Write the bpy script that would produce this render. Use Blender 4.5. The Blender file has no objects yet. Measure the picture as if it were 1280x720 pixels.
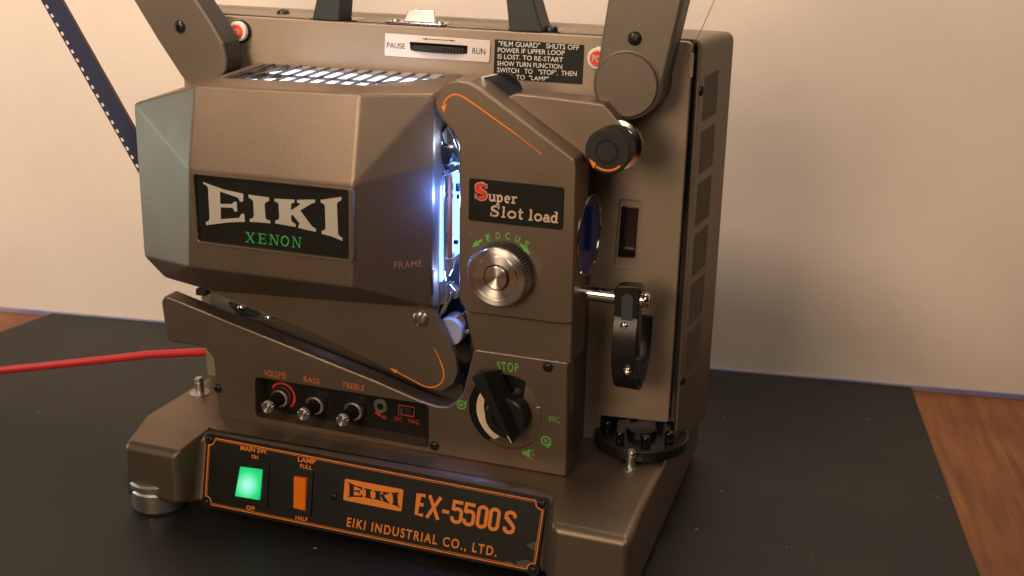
import bpy, bmesh, math, random
from mathutils import Vector, Matrix
random.seed(7)
R = math.radians
scene = bpy.context.scene
MM = 0.001                                   # everything below is written in millimetres

# ------------------------------------------------------------------ camera
cd = bpy.data.cameras.new("camera"); cam = bpy.data.objects.new("camera", cd)
scene.collection.objects.link(cam); scene.camera = cam
cd.sensor_width = 36.0; cd.lens = 41.4; cd.clip_start = 0.02; cd.clip_end = 50
rx, uy, bz = ((0.942176,0.334910,0.011856),(-0.121061,0.307156,0.943927),(0.312489,-0.890781,0.329940))
cam.matrix_world = Matrix(((rx[0], uy[0], bz[0], (502.39,-728.28,474.15)[0]*MM), (rx[1], uy[1], bz[1], (502.39,-728.28,474.15)[1]*MM),
                           (rx[2], uy[2], bz[2], (502.39,-728.28,474.15)[2]*MM), (0, 0, 0, 1)))
cd.dof.use_dof = True; cd.dof.focus_distance = 0.86; cd.dof.aperture_fstop = 9.0

# ------------------------------------------------------------------ world: dim warm room
w = bpy.data.worlds.new("World"); scene.world = w; w.use_nodes = True
nt = w.node_tree; nt.nodes.clear()
out = nt.nodes.new('ShaderNodeOutputWorld'); bg = nt.nodes.new('ShaderNodeBackground')
tc = nt.nodes.new('ShaderNodeTexCoord'); sx = nt.nodes.new('ShaderNodeSeparateXYZ')
mr = nt.nodes.new('ShaderNodeMapRange'); rp = nt.nodes.new('ShaderNodeValToRGB')
nt.links.new(tc.outputs['Generated'], sx.inputs[0]); nt.links.new(sx.outputs['Z'], mr.inputs[0])
mr.inputs[1].default_value = -0.5; mr.inputs[2].default_value = 1.0
nt.links.new(mr.outputs[0], rp.inputs[0])
e = rp.color_ramp.elements
e[0].position = 0.2; e[0].color = (0.012, 0.009, 0.006, 1)
e[1].position = 1.0; e[1].color = (0.30, 0.22, 0.15, 1)
k_ = e.new(0.45); k_.color = (0.05, 0.035, 0.022, 1)
nt.links.new(rp.outputs[0], bg.inputs[0]); bg.inputs[1].default_value = 0.25
nt.links.new(bg.outputs[0], out.inputs[0])

# ------------------------------------------------------------------ key lamp, window light and added fill lights
def area(name, loc, target, size, power, col, sy=None, spread=None):
    l = bpy.data.lights.new(name, 'AREA'); l.energy = power; l.color = col
    if sy: l.shape = 'RECTANGLE'; l.size = size*MM; l.size_y = sy*MM
    else: l.shape = 'DISK'; l.size = size*MM
    if spread: l.spread = R(spread)
    o = bpy.data.objects.new(name, l); scene.collection.objects.link(o)
    o.location = Vector(loc)*MM
    o.rotation_euler = (Vector(target)-Vector(loc)).to_track_quat('-Z', 'Y').to_euler()
    return o
area("fill_right", (700, -700, 900), (150, 100, 150), 400, 2.1, (1.0, 0.86, 0.70))  # added fill light from the right front, not a fixture
area("window_light", (-1100, -120, 190), (0, 0, 260), 380, 1.7, (0.66, 0.95, 0.95))
def spot(name, loc, target, power, col, ang, blend, rad):
    l = bpy.data.lights.new(name, 'SPOT'); l.energy = power; l.color = col; l.spot_size = R(ang); l.spot_blend = blend
    l.shadow_soft_size = rad*MM
    o = bpy.data.objects.new(name, l); scene.collection.objects.link(o); o.location = Vector(loc)*MM
    o.rotation_euler = (Vector(target)-Vector(loc)).to_track_quat('-Z', 'Y').to_euler(); return o
spot("shaded_lamp", (-150, -480, 1150), (-100, 320, 790), 35, (1.0, 0.79, 0.60), 80, .12, 110)
spot("fill_spot", (-160, -815, 815), (-100, 250, 715), 21, (1.0, 0.79, 0.60), 68, .35, 260)  # added second spot, brightens the upper facets of the hood
area("fill_left", (-950, -420, 520), (-480, 290, 60), 300, .45, (1.0, 0.76, 0.56), spread=90)  # added fill for the lower left wall and mat
area("fill_wall", (400, 235, 1350), (380, 300, 100), 320, 5.0, (1.0, 0.80, 0.62))  # added fill that evens out the wall behind the machine
area("fill_front", (0, -1300, 620), (150, 100, 300), 480, 6.0, (1.0, 0.74, 0.49))  # added frontal fill for metal reflections and printed inks
scene.view_settings.view_transform = 'Standard'; scene.view_settings.look = 'None'
scene.view_settings.exposure = 0.0; scene.view_settings.gamma = 1.0
scene.render.engine = 'CYCLES'
scene.cycles.max_bounces = 8; scene.cycles.sample_clamp_indirect = 4

# ------------------------------------------------------------------ materials
def nodes(name):
    m = bpy.data.materials.new(name); m.use_nodes = True
    return m, m.node_tree, m.node_tree.nodes['Principled BSDF']
def lin(c):
    return tuple(((x/255)/12.92 if x/255 <= .04045 else ((x/255+.055)/1.055)**2.4) for x in c)+(1,)
def N(t, typ, **kw):
    n = t.nodes.new(typ)
    for k, v in kw.items(): setattr(n, k, v)
    return n
def noise(t, scale, detail=3, vec=None, rough=.5):
    n = N(t, 'ShaderNodeTexNoise'); n.inputs['Scale'].default_value = scale
    n.inputs['Detail'].default_value = detail; n.inputs['Roughness'].default_value = rough
    if vec is not None: t.links.new(vec, n.inputs['Vector'])
    return n
def obco(t): return N(t, 'ShaderNodeTexCoord').outputs['Object']
def ramp(t, src, stops):
    r = N(t, 'ShaderNodeValToRGB'); el = r.color_ramp.elements
    el[0].position, el[0].color = stops[0][0], stops[0][1]
    el[1].position, el[1].color = stops[-1][0], stops[-1][1]
    for p, c in stops[1:-1]: q = el.new(p); q.color = c
    t.links.new(src, r.inputs[0]); return r.outputs[0]
def sc4(c, k): return (c[0]*k, c[1]*k, c[2]*k, 1)
def paint(name, col, rough=.42, metal=.3, grain=1500, gk=.16, bump=.12, coat=0, dust=True):
    m, t, b = nodes(name); co = obco(t)
    g = noise(t, grain, 2, co); big = noise(t, 12, 4, co)
    c1 = ramp(t, g.outputs['Fac'], [(.3, sc4(col, 1-gk)), (.7, sc4(col, 1+gk))])
    mx = N(t, 'ShaderNodeMix', data_type='RGBA', blend_type='MULTIPLY'); mx.inputs[0].default_value = 1
    t.links.new(c1, mx.inputs[6])
    t.links.new(ramp(t, big.outputs['Fac'], [(.3, (.9, .9, .9, 1)), (.7, (1.08, 1.07, 1.05, 1))]), mx.inputs[7])
    vo = N(t, 'ShaderNodeTexVoronoi'); vo.inputs['Scale'].default_value = 42; t.links.new(co, vo.inputs['Vector'])
    sp1 = ramp(t, vo.outputs['Distance'], [(0, (1, 1, 1, 1)), (.018, (1, 1, 1, 1)), (.03, (0, 0, 0, 1))])
    sp2 = ramp(t, noise(t, 17, 2, co).outputs['Fac'], [(.52, (0, 0, 0, 1)), (.56, (1, 1, 1, 1))])
    mu = N(t, 'ShaderNodeMath', operation='MULTIPLY'); t.links.new(sp1, mu.inputs[0]); t.links.new(sp2, mu.inputs[1])
    md_ = N(t, 'ShaderNodeMix', data_type='RGBA'); t.links.new(mu.outputs[0], md_.inputs[0])
    t.links.new(mx.outputs[2], md_.inputs[6]); md_.inputs[7].default_value = (.42, .38, .32, 1)
    t.links.new(md_.outputs[2], b.inputs['Base Color'])
    b.inputs['Metallic'].default_value = metal
    rr = N(t, 'ShaderNodeMapRange'); rr.inputs[3].default_value = rough-.05; rr.inputs[4].default_value = rough+.08
    t.links.new(noise(t, 40, 5, co).outputs['Fac'], rr.inputs[0]); t.links.new(rr.outputs[0], b.inputs['Roughness'])
    bp = N(t, 'ShaderNodeBump'); bp.inputs['Strength'].default_value = bump; bp.inputs['Distance'].default_value = .0004
    t.links.new(noise(t, grain*.8, 2, co).outputs['Fac'], bp.inputs['Height']); t.links.new(bp.outputs[0], b.inputs['Normal'])
    b.inputs['Coat Weight'].default_value = coat
    return m
def plain(name, col, rough=.5, metal=0, emis=None, es=0, spec=.5, coat=0):
    m, t, b = nodes(name)
    b.inputs['Base Color'].default_value = col; b.inputs['Roughness'].default_value = rough
    b.inputs['Metallic'].default_value = metal; b.inputs['Specular IOR Level'].default_value = spec
    b.inputs['Coat Weight'].default_value = coat
    if emis: b.inputs['Emission Color'].default_value = emis; b.inputs['Emission Strength'].default_value = es
    co = obco(t); n = noise(t, 60, 5, co)
    rr = N(t, 'ShaderNodeMapRange'); rr.inputs[3].default_value = max(.02, rough*.8); rr.inputs[4].default_value = min(1, rough*1.25)
    t.links.new(n.outputs['Fac'], rr.inputs[0]); t.links.new(rr.outputs[0], b.inputs['Roughness'])
    return m
TAUPE = paint("taupe_paint", (.235, .178, .134, 1), .42, .78)
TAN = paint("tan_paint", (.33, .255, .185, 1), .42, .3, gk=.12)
GREIGE = paint("arm_paint", (.150, .120, .092, 1), .40, .35)
DARKT = paint("dark_taupe", (.095, .075, .058, 1), .5, .2)
BLACK = plain("black_plastic", (.012, .012, .011, 1), .33)
BLACKM = plain("matt_black", (.016, .015, .013, 1), .6)
PANEL = plain("black_panel", (.010, .0098, .008, 1), .45, spec=.28)
GLOSS = plain("gloss_black", (.008, .008, .009, 1), .08)
CHROME = plain("chrome", (.75, .74, .72, 1), .12, 1)
STEEL = plain("brushed_steel", (.55, .53, .50, 1), .32, 1)
ALU = plain("aluminium", (.62, .60, .57, 1), .4, 1)
ORANGE = plain("orange_ink", (1.0, .27, .018, 1), .5)
DKORANGE = plain("worn_orange_ink", (.62, .155, .045, 1), .55)
REDINK = plain("red_ink", (.62, .05, .028, 1), .5)
GREENINK = plain("green_ink", (.17, .52, .09, 1), .5)
XGREEN = plain("emerald_ink", (.04, .36, .10, 1), .5)
WHITEINK = plain("white_ink", (.72, .68, .60, 1), .5)
CREAM = plain("cream_ink", (.68, .50, .36, 1), .5)
SILVER = plain("silver_ink", (.62, .58, .50, 1), .40, .35)
WHITEP = plain("white_plastic", (.72, .67, .60, 1), .4)
REDP = plain("red_button", (.75, .07, .03, 1), .35)
ORANGEP = plain("amber_rocker", (.95, .21, .012, 1), .25, emis=(1, .20, .01, 1), es=.03)  # faint glow added to the colour; this rocker is not lit
REDC = plain("red_cable_sheath", (.62, .025, .03, 1), .38)
ROLLER = plain("nylon_roller", (.36, .40, .50, 1), .3)
LENSB = plain("coated_glass", (.008, .026, .20, 1), .14, 0, spec=.35)
GREYP = plain("grey_plastic", (.055, .065, .06, 1), .45)
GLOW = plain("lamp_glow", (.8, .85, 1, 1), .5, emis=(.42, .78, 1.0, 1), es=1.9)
VGLOW = plain('vent_glow', (.8, .85, 1, 1), .5, emis=(.66, .74, 1.0, 1), es=2.3)
MESHM = paint("vent_mesh", (.13, .105, .078, 1), .7, .1, grain=900, gk=.6, bump=.6)
def mat_green_rocker():
    m, t, b = nodes("lit_green_rocker"); co = obco(t)
    mp = N(t, 'ShaderNodeMapping'); t.links.new(co, mp.inputs[0])
    g = N(t, 'ShaderNodeTexGradient', gradient_type='SPHERICAL'); t.links.new(mp.outputs[0], g.inputs[0])
    mp.inputs['Location'].default_value = (0, 0, 0)
    m['mapping'] = mp.name
    c = ramp(t, g.outputs['Fac'], [(0, (.0, .42, .11, 1)), (.4, (.01, .72, .22, 1)), (.85, (.40, 1.0, .85, 1))])
    b.inputs['Base Color'].default_value = (.02, .4, .12, 1); b.inputs['Roughness'].default_value = .3
    t.links.new(c, b.inputs['Emission Color']); b.inputs['Emission Strength'].default_value = .85
    return m, mp
GROCK, GMAP = mat_green_rocker()
def mat_turned(cx, cz):                      # radially brushed metal: brushed cone highlights
    m, t, b = nodes("turned_aluminium")
    b.inputs['Base Color'].default_value = (.80, .76, .71, 1); b.inputs['Metallic'].default_value = 1
    b.inputs['Roughness'].default_value = .36; b.inputs['Anisotropic'].default_value = .95; b.inputs['Anisotropic Rotation'].default_value = .25
    tg = N(t, 'ShaderNodeTangent', direction_type='RADIAL', axis='Y'); t.links.new(tg.outputs[0], b.inputs['Tangent'])
    return m
TURNED = mat_turned(0, 0)

# ------------------------------------------------------------------ builders
O = Vector((0, 0, 0))                        # origin of the thing being built
class Fr:                                    # a working plane: origin, two axes, outward normal
    def __init__(s, o, a, b, n): s.o, s.a, s.b, s.n = Vector(o), Vector(a), Vector(b), Vector(n)
    def p(s, u, v, d=0): return s.o + s.a*u + s.b*v + s.n*d
def FY(y): return Fr((0, y, 0), (1, 0, 0), (0, 0, 1), (0, -1, 0))
def FZ(z): return Fr((0, 0, z), (1, 0, 0), (0, 1, 0), (0, 0, 1))
def FX(x): return Fr((x, 0, 0), (0, 1, 0), (0, 0, 1), (1, 0, 0))
TT = Vector((0, -18, -54)).normalized()
FS = Fr((0, -28, 64), (1, 0, 0), -TT, Vector((1, 0, 0)).cross(-TT).normalized())
if FS.n.y > 0: FS.n = -FS.n
def link(name, me, mat, parent, bevel=0, seg=3, sharp=35, smooth=True):
    if mat is not None and len(me.materials) == 0: me.materials.append(mat)
    o = bpy.data.objects.new(name, me); scene.collection.objects.link(o)
    if parent is not None: o.parent = parent
    for p in me.polygons: p.use_smooth = smooth
    if smooth: me.set_sharp_from_angle(angle=R(sharp))
    if bevel:
        md = o.modifiers.new("bevel", 'BEVEL'); md.width = bevel*MM; md.segments = seg
        md.limit_method = 'ANGLE'; md.angle_limit = R(sharp); md.harden_normals = True
        for e_ in me.edges: e_.use_edge_sharp = False
    return o
def mesh(name, verts, faces, recalc=True):
    bm = bmesh.new(); vs = [bm.verts.new((Vector(v)-O)*MM) for v in verts]
    for f in faces:
        try: bm.faces.new([vs[i] for i in f])
        except ValueError: pass
    if recalc: bmesh.ops.recalc_face_normals(bm, faces=bm.faces)
    me = bpy.data.meshes.new(name); bm.to_mesh(me); bm.free(); return me
def prism_data(fr, pts, d0, d1):
    n = len(pts); v = [fr.p(a, b, d0) for a, b in pts]+[fr.p(a, b, d1) for a, b in pts]
    f = [list(range(n))[::-1], list(range(n, 2*n))]+[[i, (i+1) % n, n+(i+1) % n, n+i] for i in range(n)]
    return v, f
def prism(name, parent, mat, fr, pts, d0, d1, bevel=0, seg=3, sharp=35, smooth=True):
    return link(name, mesh(name, *prism_data(fr, pts, d0, d1)), mat, parent, bevel, seg, sharp, smooth)
def multi(name, parent, mat, parts, bevel=0, seg=2, sharp=35):   # several prisms that make one rigid piece
    V, F = [], []
    for fr, pts, d0, d1 in parts:
        v, f = prism_data(fr, pts, d0, d1); k = len(V); V += v; F += [[i+k for i in q] for q in f]
    return link(name, mesh(name, V, F), mat, parent, bevel, seg, sharp)
def rnd(pts, r, seg=6):                      # round the corners of an outline
    out_ = []; n = len(pts)
    for i in range(n):
        p = Vector(pts[i]); a = Vector(pts[i-1]); b = Vector(pts[(i+1) % n])
        rr = r[i] if isinstance(r, (list, tuple)) else r
        if rr <= 0: out_.append(tuple(p)); continue
        da, db = (a-p), (b-p); la, lb = da.length, db.length; da.normalize(); db.normalize()
        ang = da.angle(db)
        if ang > R(176): out_.append(tuple(p)); continue
        t = min(rr/math.tan(ang/2), la*.48, lb*.48)
        q0, q1 = p+da*t, p+db*t
        for k in range(seg+1):
            s = k/seg; out_.append(tuple(q0*(1-s)**2+p*2*s*(1-s)+q1*s*s))
    return out_
def box(a0, b0, a1, b1): return [(a0, b0), (a1, b0), (a1, b1), (a0, b1)]
def circ(a, b, r, n=32, a0=0): return [(a+r*math.cos(a0+2*math.pi*i/n), b+r*math.sin(a0+2*math.pi*i/n)) for i in range(n)]
def lathe_data(fr, c, prof, seg=40, flute=0, nf=0):
    V, F = [], []
    for r, d in prof:
        for i in range(seg):
            a = 2*math.pi*i/seg; rr = r*(1-(flute*(.5+.5*math.cos(a*nf)) if nf else 0))
            V.append(fr.p(c[0]+rr*math.cos(a), c[1]+rr*math.sin(a), d))
    for k in range(len(prof)-1):
        for i in range(seg): F.append([k*seg+i, k*seg+(i+1) % seg, (k+1)*seg+(i+1) % seg, (k+1)*seg+i])
    F.append(list(range(seg))[::-1]); F.append([(len(prof)-1)*seg+i for i in range(seg)])
    return V, F
def lathe(name, parent, mat, fr, c, prof, seg=40, flute=0, nf=0, sharp=35):
    return link(name, mesh(name, *lathe_data(fr, c, prof, seg, flute, nf)), mat, parent, 0, sharp=sharp)
def stroke_data(fr, pts, wd, d, closed=False, taper=False):
    n = len(pts); P = [Vector(p) for p in pts]; V, F = [], []
    for i in range(n):
        a = P[i-1] if (i or closed) else P[i]; b = P[(i+1) % n] if (i < n-1 or closed) else P[i]
        t = (b-a); t = t.normalized() if t.length else Vector((1, 0))
        k = 1.0
        if 0 < i < n-1 or closed:
            t1 = (P[i]-P[i-1]).normalized(); k = 1/max(.6, t1.dot(t)) if t1.length else 1
        nn = Vector((-t.y, t.x))*wd/2*k*((1-i/(n-1)*.8) if taper else 1)
        V += [fr.p(*(P[i]+nn), d), fr.p(*(P[i]-nn), d)]
    m = n if closed else n-1
    for i in range(m):
        j = (i+1) % n; F.append([2*i, 2*i+1, 2*j+1, 2*j])
    return V, F
def arcp(a, b, r, t0, t1, n=16, ry=None):
    return [(a+r*math.cos(R(t0+(t1-t0)*i/n)), b+(ry or r)*math.sin(R(t0+(t1-t0)*i/n))) for i in range(n+1)]
def inked(name, parent, mat, fr, strokes=(), fills=(), d=.15):   # printed marks: strokes and filled shapes as one thin layer
    V, F = [], []; k = 0
    for s in strokes:
        pts, wd = s[0], s[1]; cl = len(s) > 2 and s[2]
        v, f = stroke_data(fr, pts, wd, d+.012*k, cl); k += 1
        n0 = len(V); V += v; F += [[i+n0 for i in q] for q in f]
    for pts in fills:
        n0 = len(V); V += [fr.p(a, b, d+.012*k) for a, b in pts]; F.append([n0+i for i in range(len(pts))]); k += 1
    me = mesh(name, V, F)
    return link(name, me, mat, parent, smooth=False)
def text(name, parent, mat, fr, s, BL, BR, TL, bold=0, d=.15, space=1.0):
    cu = bpy.data.curves.new("t", 'FONT'); cu.body = s; cu.size = 1; cu.resolution_u = 4; cu.offset = bold; cu.space_character = space
    ob = bpy.data.objects.new("t", cu); scene.collection.objects.link(ob)
    bpy.context.view_layer.update()
    me = bpy.data.meshes.new_from_object(ob.evaluated_get(bpy.context.evaluated_depsgraph_get()))
    xs = [v.co.x for v in me.vertices]; x0, x1 = min(xs), max(xs); cap = CAPH
    BL, BR, TL = Vector(BL), Vector(BR), Vector(TL); ex = (BR-BL)/(x1-x0); ey = (TL-BL)/cap
    for v in me.vertices:
        q = BL+ex*(v.co.x-x0)+ey*v.co.y
        v.co = (fr.p(q.x, q.y, d)-O)*MM
    bm = bmesh.new(); bm.from_mesh(me)
    for f in bm.faces:
        f.normal_update()
        if f.normal.dot(fr.n) < 0: f.normal_flip()
    bm.to_mesh(me); bm.free()
    bpy.data.objects.remove(ob); me.name = name
    return link(name, me, mat, parent, smooth=False)
def _cap():
    cu = bpy.data.curves.new("t", 'FONT'); cu.body = "H"; cu.size = 1
    ob = bpy.data.objects.new("t", cu); scene.collection.objects.link(ob); bpy.context.view_layer.update()
    h = ob.dimensions.y; bpy.data.objects.remove(ob); return h
CAPH = _cap()
def cut(o, cutters):                         # carve recesses, then drop the cutters
    obs = []
    for fr, pts, d0, d1 in cutters:
        c = bpy.data.objects.new("c", mesh("c", *prism_data(fr, pts, d0, d1))); scene.collection.objects.link(c); obs.append(c)
        c.parent = o.parent
    for c in obs:
        md = o.modifiers.new("b", 'BOOLEAN'); md.operation = 'DIFFERENCE'; md.solver = 'EXACT'; md.object = c
    bpy.context.view_layer.update()
    me = bpy.data.meshes.new_from_object(o.evaluated_get(bpy.context.evaluated_depsgraph_get()))
    o.modifiers.clear(); o.data = me
    for c in obs: bpy.data.objects.remove(c)
    if me.attributes.get('custom_normal'): me.attributes.remove(me.attributes['custom_normal'])
    for p in me.polygons: p.use_smooth = True
    me.set_sharp_from_angle(angle=R(40))
    md = o.modifiers.new("normals", 'WEIGHTED_NORMAL'); md.keep_sharp = True; md.weight = 100
    return o
def rim(name, parent, mat, fr, outer, inner, d0, d1, bevel=.4):   # a raised or sunk lip round an opening
    n = len(outer); V = [fr.p(a, b, d) for d in (d0, d1) for L in (outer, inner) for a, b in L]; F = []
    for i in range(n):
        j = (i+1) % n
        F += [[i, j, 2*n+j, 2*n+i], [n+i, n+j, 3*n+j, 3*n+i], [2*n+i, 2*n+j, 3*n+j, 3*n+i], [i, j, n+j, n+i]]
    return link(name, mesh(name, V, F), mat, parent, bevel, 2, 50)
def tube(name, parent, mat, pts, r, seg=12, res=8):
    P = [Vector(p) for p in pts]; C = []
    for i in range(len(P)-1):                # Catmull-Rom
        p0 = P[max(i-1, 0)]; p1 = P[i]; p2 = P[i+1]; p3 = P[min(i+2, len(P)-1)]
        for k in range(res):
            t = k/res; C.append(.5*((2*p1)+(p2-p0)*t+(2*p0-5*p1+4*p2-p3)*t*t+(3*p1-p0-3*p2+p3)*t**3))
    C.append(P[-1]); V, F = [], []
    for i, c in enumerate(C):
        t = (C[min(i+1, len(C)-1)]-C[max(i-1, 0)]).normalized(); u = t.orthogonal() if abs(t.z) > .9 else t.cross(Vector((0, 0, 1)))
        u.normalize(); v = t.cross(u)
        for k in range(seg): a = 2*math.pi*k/seg; V.append(c+u*r*math.cos(a)+v*r*math.sin(a))
    for i in range(len(C)-1):
        for k in range(seg): F.append([i*seg+k, i*seg+(k+1) % seg, (i+1)*seg+(k+1) % seg, (i+1)*seg+k])
    F.append(list(range(seg))); F.append([(len(C)-1)*seg+i for i in range(seg)])
    return link(name, mesh(name, V, F), mat, parent)
def thing(name, label, cat, loc, group=None):
    global O
    o = bpy.data.objects.new(name, None); scene.collection.objects.link(o); O = Vector(loc)
    o.location = O*MM; o['label'] = label; o['category'] = cat
    if group: o['group'] = group
    return o
def tagt(o, label, cat):
    o['label'] = label; o['category'] = cat; return o
_screws = {}
def screw(parent, fr, c, r, mat=None, slot=False, h=None, name='screw'):
    mat = mat or BLACK; h = h or r*.55
    prof = [(r, 0), (r, h*.35), (r*.82, h*.8), (r*.5, h), (.01, h)]
    o = lathe(name, parent, mat, fr, c, prof, seg=20, sharp=60)
    if slot:
        cut(o, [(fr, [(c[0]+r*.95*math.cos(a)+k*r*.13*math.sin(a), c[1]+r*.95*math.sin(a)-k*r*.13*math.cos(a)) for a, k in ((R(65), 1), (R(65), -1), (R(245), 1), (R(245), -1))], h*.35, h*1.5)])
    else:
        a = [(fr, [(c[0]-r*.5, c[1]-r*.1), (c[0]+r*.5, c[1]-r*.1), (c[0]+r*.5, c[1]+r*.1), (c[0]-r*.5, c[1]+r*.1)], h*.3, h*1.5),
             (fr, [(c[0]-r*.1, c[1]-r*.5), (c[0]+r*.1, c[1]-r*.5), (c[0]+r*.1, c[1]+r*.5), (c[0]-r*.1, c[1]+r*.5)], h*.3, h*1.5)]
        cut(o, a)
    return o
def grow(pts, k):                            # scale an outline about its middle
    cx = sum(p[0] for p in pts)/len(pts); cy = sum(p[1] for p in pts)/len(pts)
    return [(cx+(a-cx)*k, cy+(b-cy)*k) for a, b in pts]

# ------------------------------------------------------------------ the setting
WALLD = Vector((1097, 163, 0)).normalized(); WALLN = Vector((WALLD.y, -WALLD.x, 0))   # wall line and its normal into the room
W0 = Vector((-470, 271, 0))
m, t, b = nodes("plaster_wall"); co = obco(t)
c = ramp(t, noise(t, 3.5, 6, co, .6).outputs['Fac'], [(.3, (.83, .71, .62, 1)), (.7, (.89, .77, .675, 1))])
wm = N(t, 'ShaderNodeMapping'); wm.inputs['Scale'].default_value = (3, 3, 2.4); t.links.new(co, wm.inputs[0])
mk = ramp(t, noise(t, 2.6, 8, wm.outputs[0], .7).outputs['Fac'], [(.30, (.86, .855, .85, 1)), (.50, (.91, .91, .91, 1)), (.75, (.93, .93, .93, 1))])
mw = N(t, 'ShaderNodeMix', data_type='RGBA', blend_type='MULTIPLY'); mw.inputs[0].default_value = 1
t.links.new(c, mw.inputs[6]); t.links.new(mk, mw.inputs[7])
t.links.new(mw.outputs[2], b.inputs['Base Color']); b.inputs['Roughness'].default_value = .7
bp = N(t, 'ShaderNodeBump'); bp.inputs['Strength'].default_value = .12; bp.inputs['Distance'].default_value = .002
t.links.new(noise(t, 60, 5, co).outputs['Fac'], bp.inputs['Height']); t.links.new(bp.outputs[0], b.inputs['Normal'])
WALLM = m
def wallbox(name, mat, a0, a1, n0, n1, z0, z1, bevel=0):
    V = [W0+WALLD*a+WALLN*n_+Vector((0, 0, z)) for z in (z0, z1) for a, n_ in ((a0, n0), (a1, n0), (a1, n1), (a0, n1))]
    return link(name, mesh(name, V, [[0, 1, 2, 3], [4, 5, 6, 7], [0, 1, 5, 4], [1, 2, 6, 5], [2, 3, 7, 6], [3, 0, 4, 7]]), mat, None, bevel)
O = Vector((0, 0, 0))
wl = wallbox('wall', WALLM, -1500, 2500, -80, 0, -60, 1700); wl['kind'] = 'structure'
m, t, b = nodes("blue_edging"); t.links.new(ramp(t, noise(t, 9, 4, obco(t)).outputs['Fac'], [(.35, (.17, .18, .44, 1)), (.6, (.33, .29, .34, 1))]), b.inputs['Base Color']); b.inputs['Roughness'].default_value = .4
BLUEE = m
sk = wallbox('edging_strip', BLUEE, -600, 2000, 0, 2.5, -3.5, 1.8, .4)
tagt(sk, 'thin blue violet edging strip along the foot of the beige wall', 'edging')

m, t, b = nodes("mahogany_planks"); co = obco(t)
mp = N(t, 'ShaderNodeMapping'); mp.inputs['Rotation'].default_value = (0, 0, R(-8.5+90)); t.links.new(co, mp.inputs[0])
mp2 = N(t, 'ShaderNodeMapping'); mp2.inputs['Scale'].default_value = (5, 60, 5); t.links.new(mp.outputs[0], mp2.inputs[0])
g = noise(t, 1.6, 8, mp2.outputs[0], .65)
c = ramp(t, g.outputs['Fac'], [(.25, (.10, .036, .012, 1)), (.5, (.27, .10, .03, 1)), (.75, (.43, .175, .052, 1))])
blot = ramp(t, noise(t, 7, 5, mp.outputs[0]).outputs['Fac'], [(.35, (.62, .58, .55, 1)), (.65, (1.1, 1.05, 1, 1))])
mx = N(t, 'ShaderNodeMix', data_type='RGBA', blend_type='MULTIPLY'); mx.inputs[0].default_value = 1
t.links.new(c, mx.inputs[6]); t.links.new(blot, mx.inputs[7]); t.links.new(mx.outputs[2], b.inputs['Base Color'])
b.inputs['Roughness'].default_value = .38
WOOD = m
tb = wallbox('wooden_table', WOOD, -1100, 2000, 1200, 0.3, -34, -3.6, 2)
tagt(tb, 'reddish brown wooden table top under the black mat', 'table')

m, t, b = nodes("black_rubber"); co = obco(t)
dust = noise(t, 14, 7, co, .7); sp = N(t, 'ShaderNodeTexVoronoi'); sp.inputs['Scale'].default_value = 38; t.links.new(co, sp.inputs['Vector'])
c1 = ramp(t, dust.outputs['Fac'], [(.35, (.0095, .0095, .0085, 1)), (.62, (.0165, .0163, .014, 1)), (.8, (.038, .037, .032, 1))])
c2 = ramp(t, sp.outputs['Distance'], [(0, (.30, .27, .20, 1)), (.035, (.30, .27, .20, 1)), (.055, (0, 0, 0, 1))])
msk = ramp(t, noise(t, 9, 2, co).outputs['Fac'], [(.50, (0, 0, 0, 1)), (.56, (1, 1, 1, 1))])
mm = N(t, 'ShaderNodeMix', data_type='RGBA', blend_type='MULTIPLY'); mm.inputs[0].default_value = 1
t.links.new(c2, mm.inputs[6]); t.links.new(msk, mm.inputs[7])
ad = N(t, 'ShaderNodeMix', data_type='RGBA', blend_type='ADD'); ad.inputs[0].default_value = 1
sm = N(t, 'ShaderNodeMapping'); sm.inputs['Rotation'].default_value = (0, 0, .5); sm.inputs['Scale'].default_value = (1, 14, 1); t.links.new(co, sm.inputs[0])
scr = ramp(t, noise(t, 7, 9, sm.outputs[0], .75).outputs['Fac'], [(.60, (0, 0, 0, 1)), (.72, (.035, .033, .027, 1))])
a2 = N(t, 'ShaderNodeMix', data_type='RGBA', blend_type='ADD'); a2.inputs[0].default_value = 1
t.links.new(c1, a2.inputs[6]); t.links.new(scr, a2.inputs[7]); t.links.new(a2.outputs[2], ad.inputs[6]); t.links.new(mm.outputs[2], ad.inputs[7]); t.links.new(ad.outputs[2], b.inputs['Base Color'])
b.inputs['Roughness'].default_value = .55
bp = N(t, 'ShaderNodeBump'); bp.inputs['Strength'].default_value = .35; bp.inputs['Distance'].default_value = .003
t.links.new(noise(t, 8, 6, co, .6).outputs['Fac'], bp.inputs['Height']); t.links.new(bp.outputs[0], b.inputs['Normal'])
MAT = m
Pm = [(-404, 280), (522, 417), (600, -30), (680, -480), (-540, -480)]
mt = prism('rubber_mat', None, MAT, FZ(0), Pm, -3.2, 0, .6, 2)
tagt(mt, 'large black rubber mat lying on the wooden table under the projector', 'mat')
mt2 = [(-404, 214), (552, 345)]

# ------------------------------------------------------------------ the projector
P = thing('film_projector', 'grey brown film projector with lit lamp, standing on black rubber mat', 'projector', (150, 70, 0))

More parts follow.
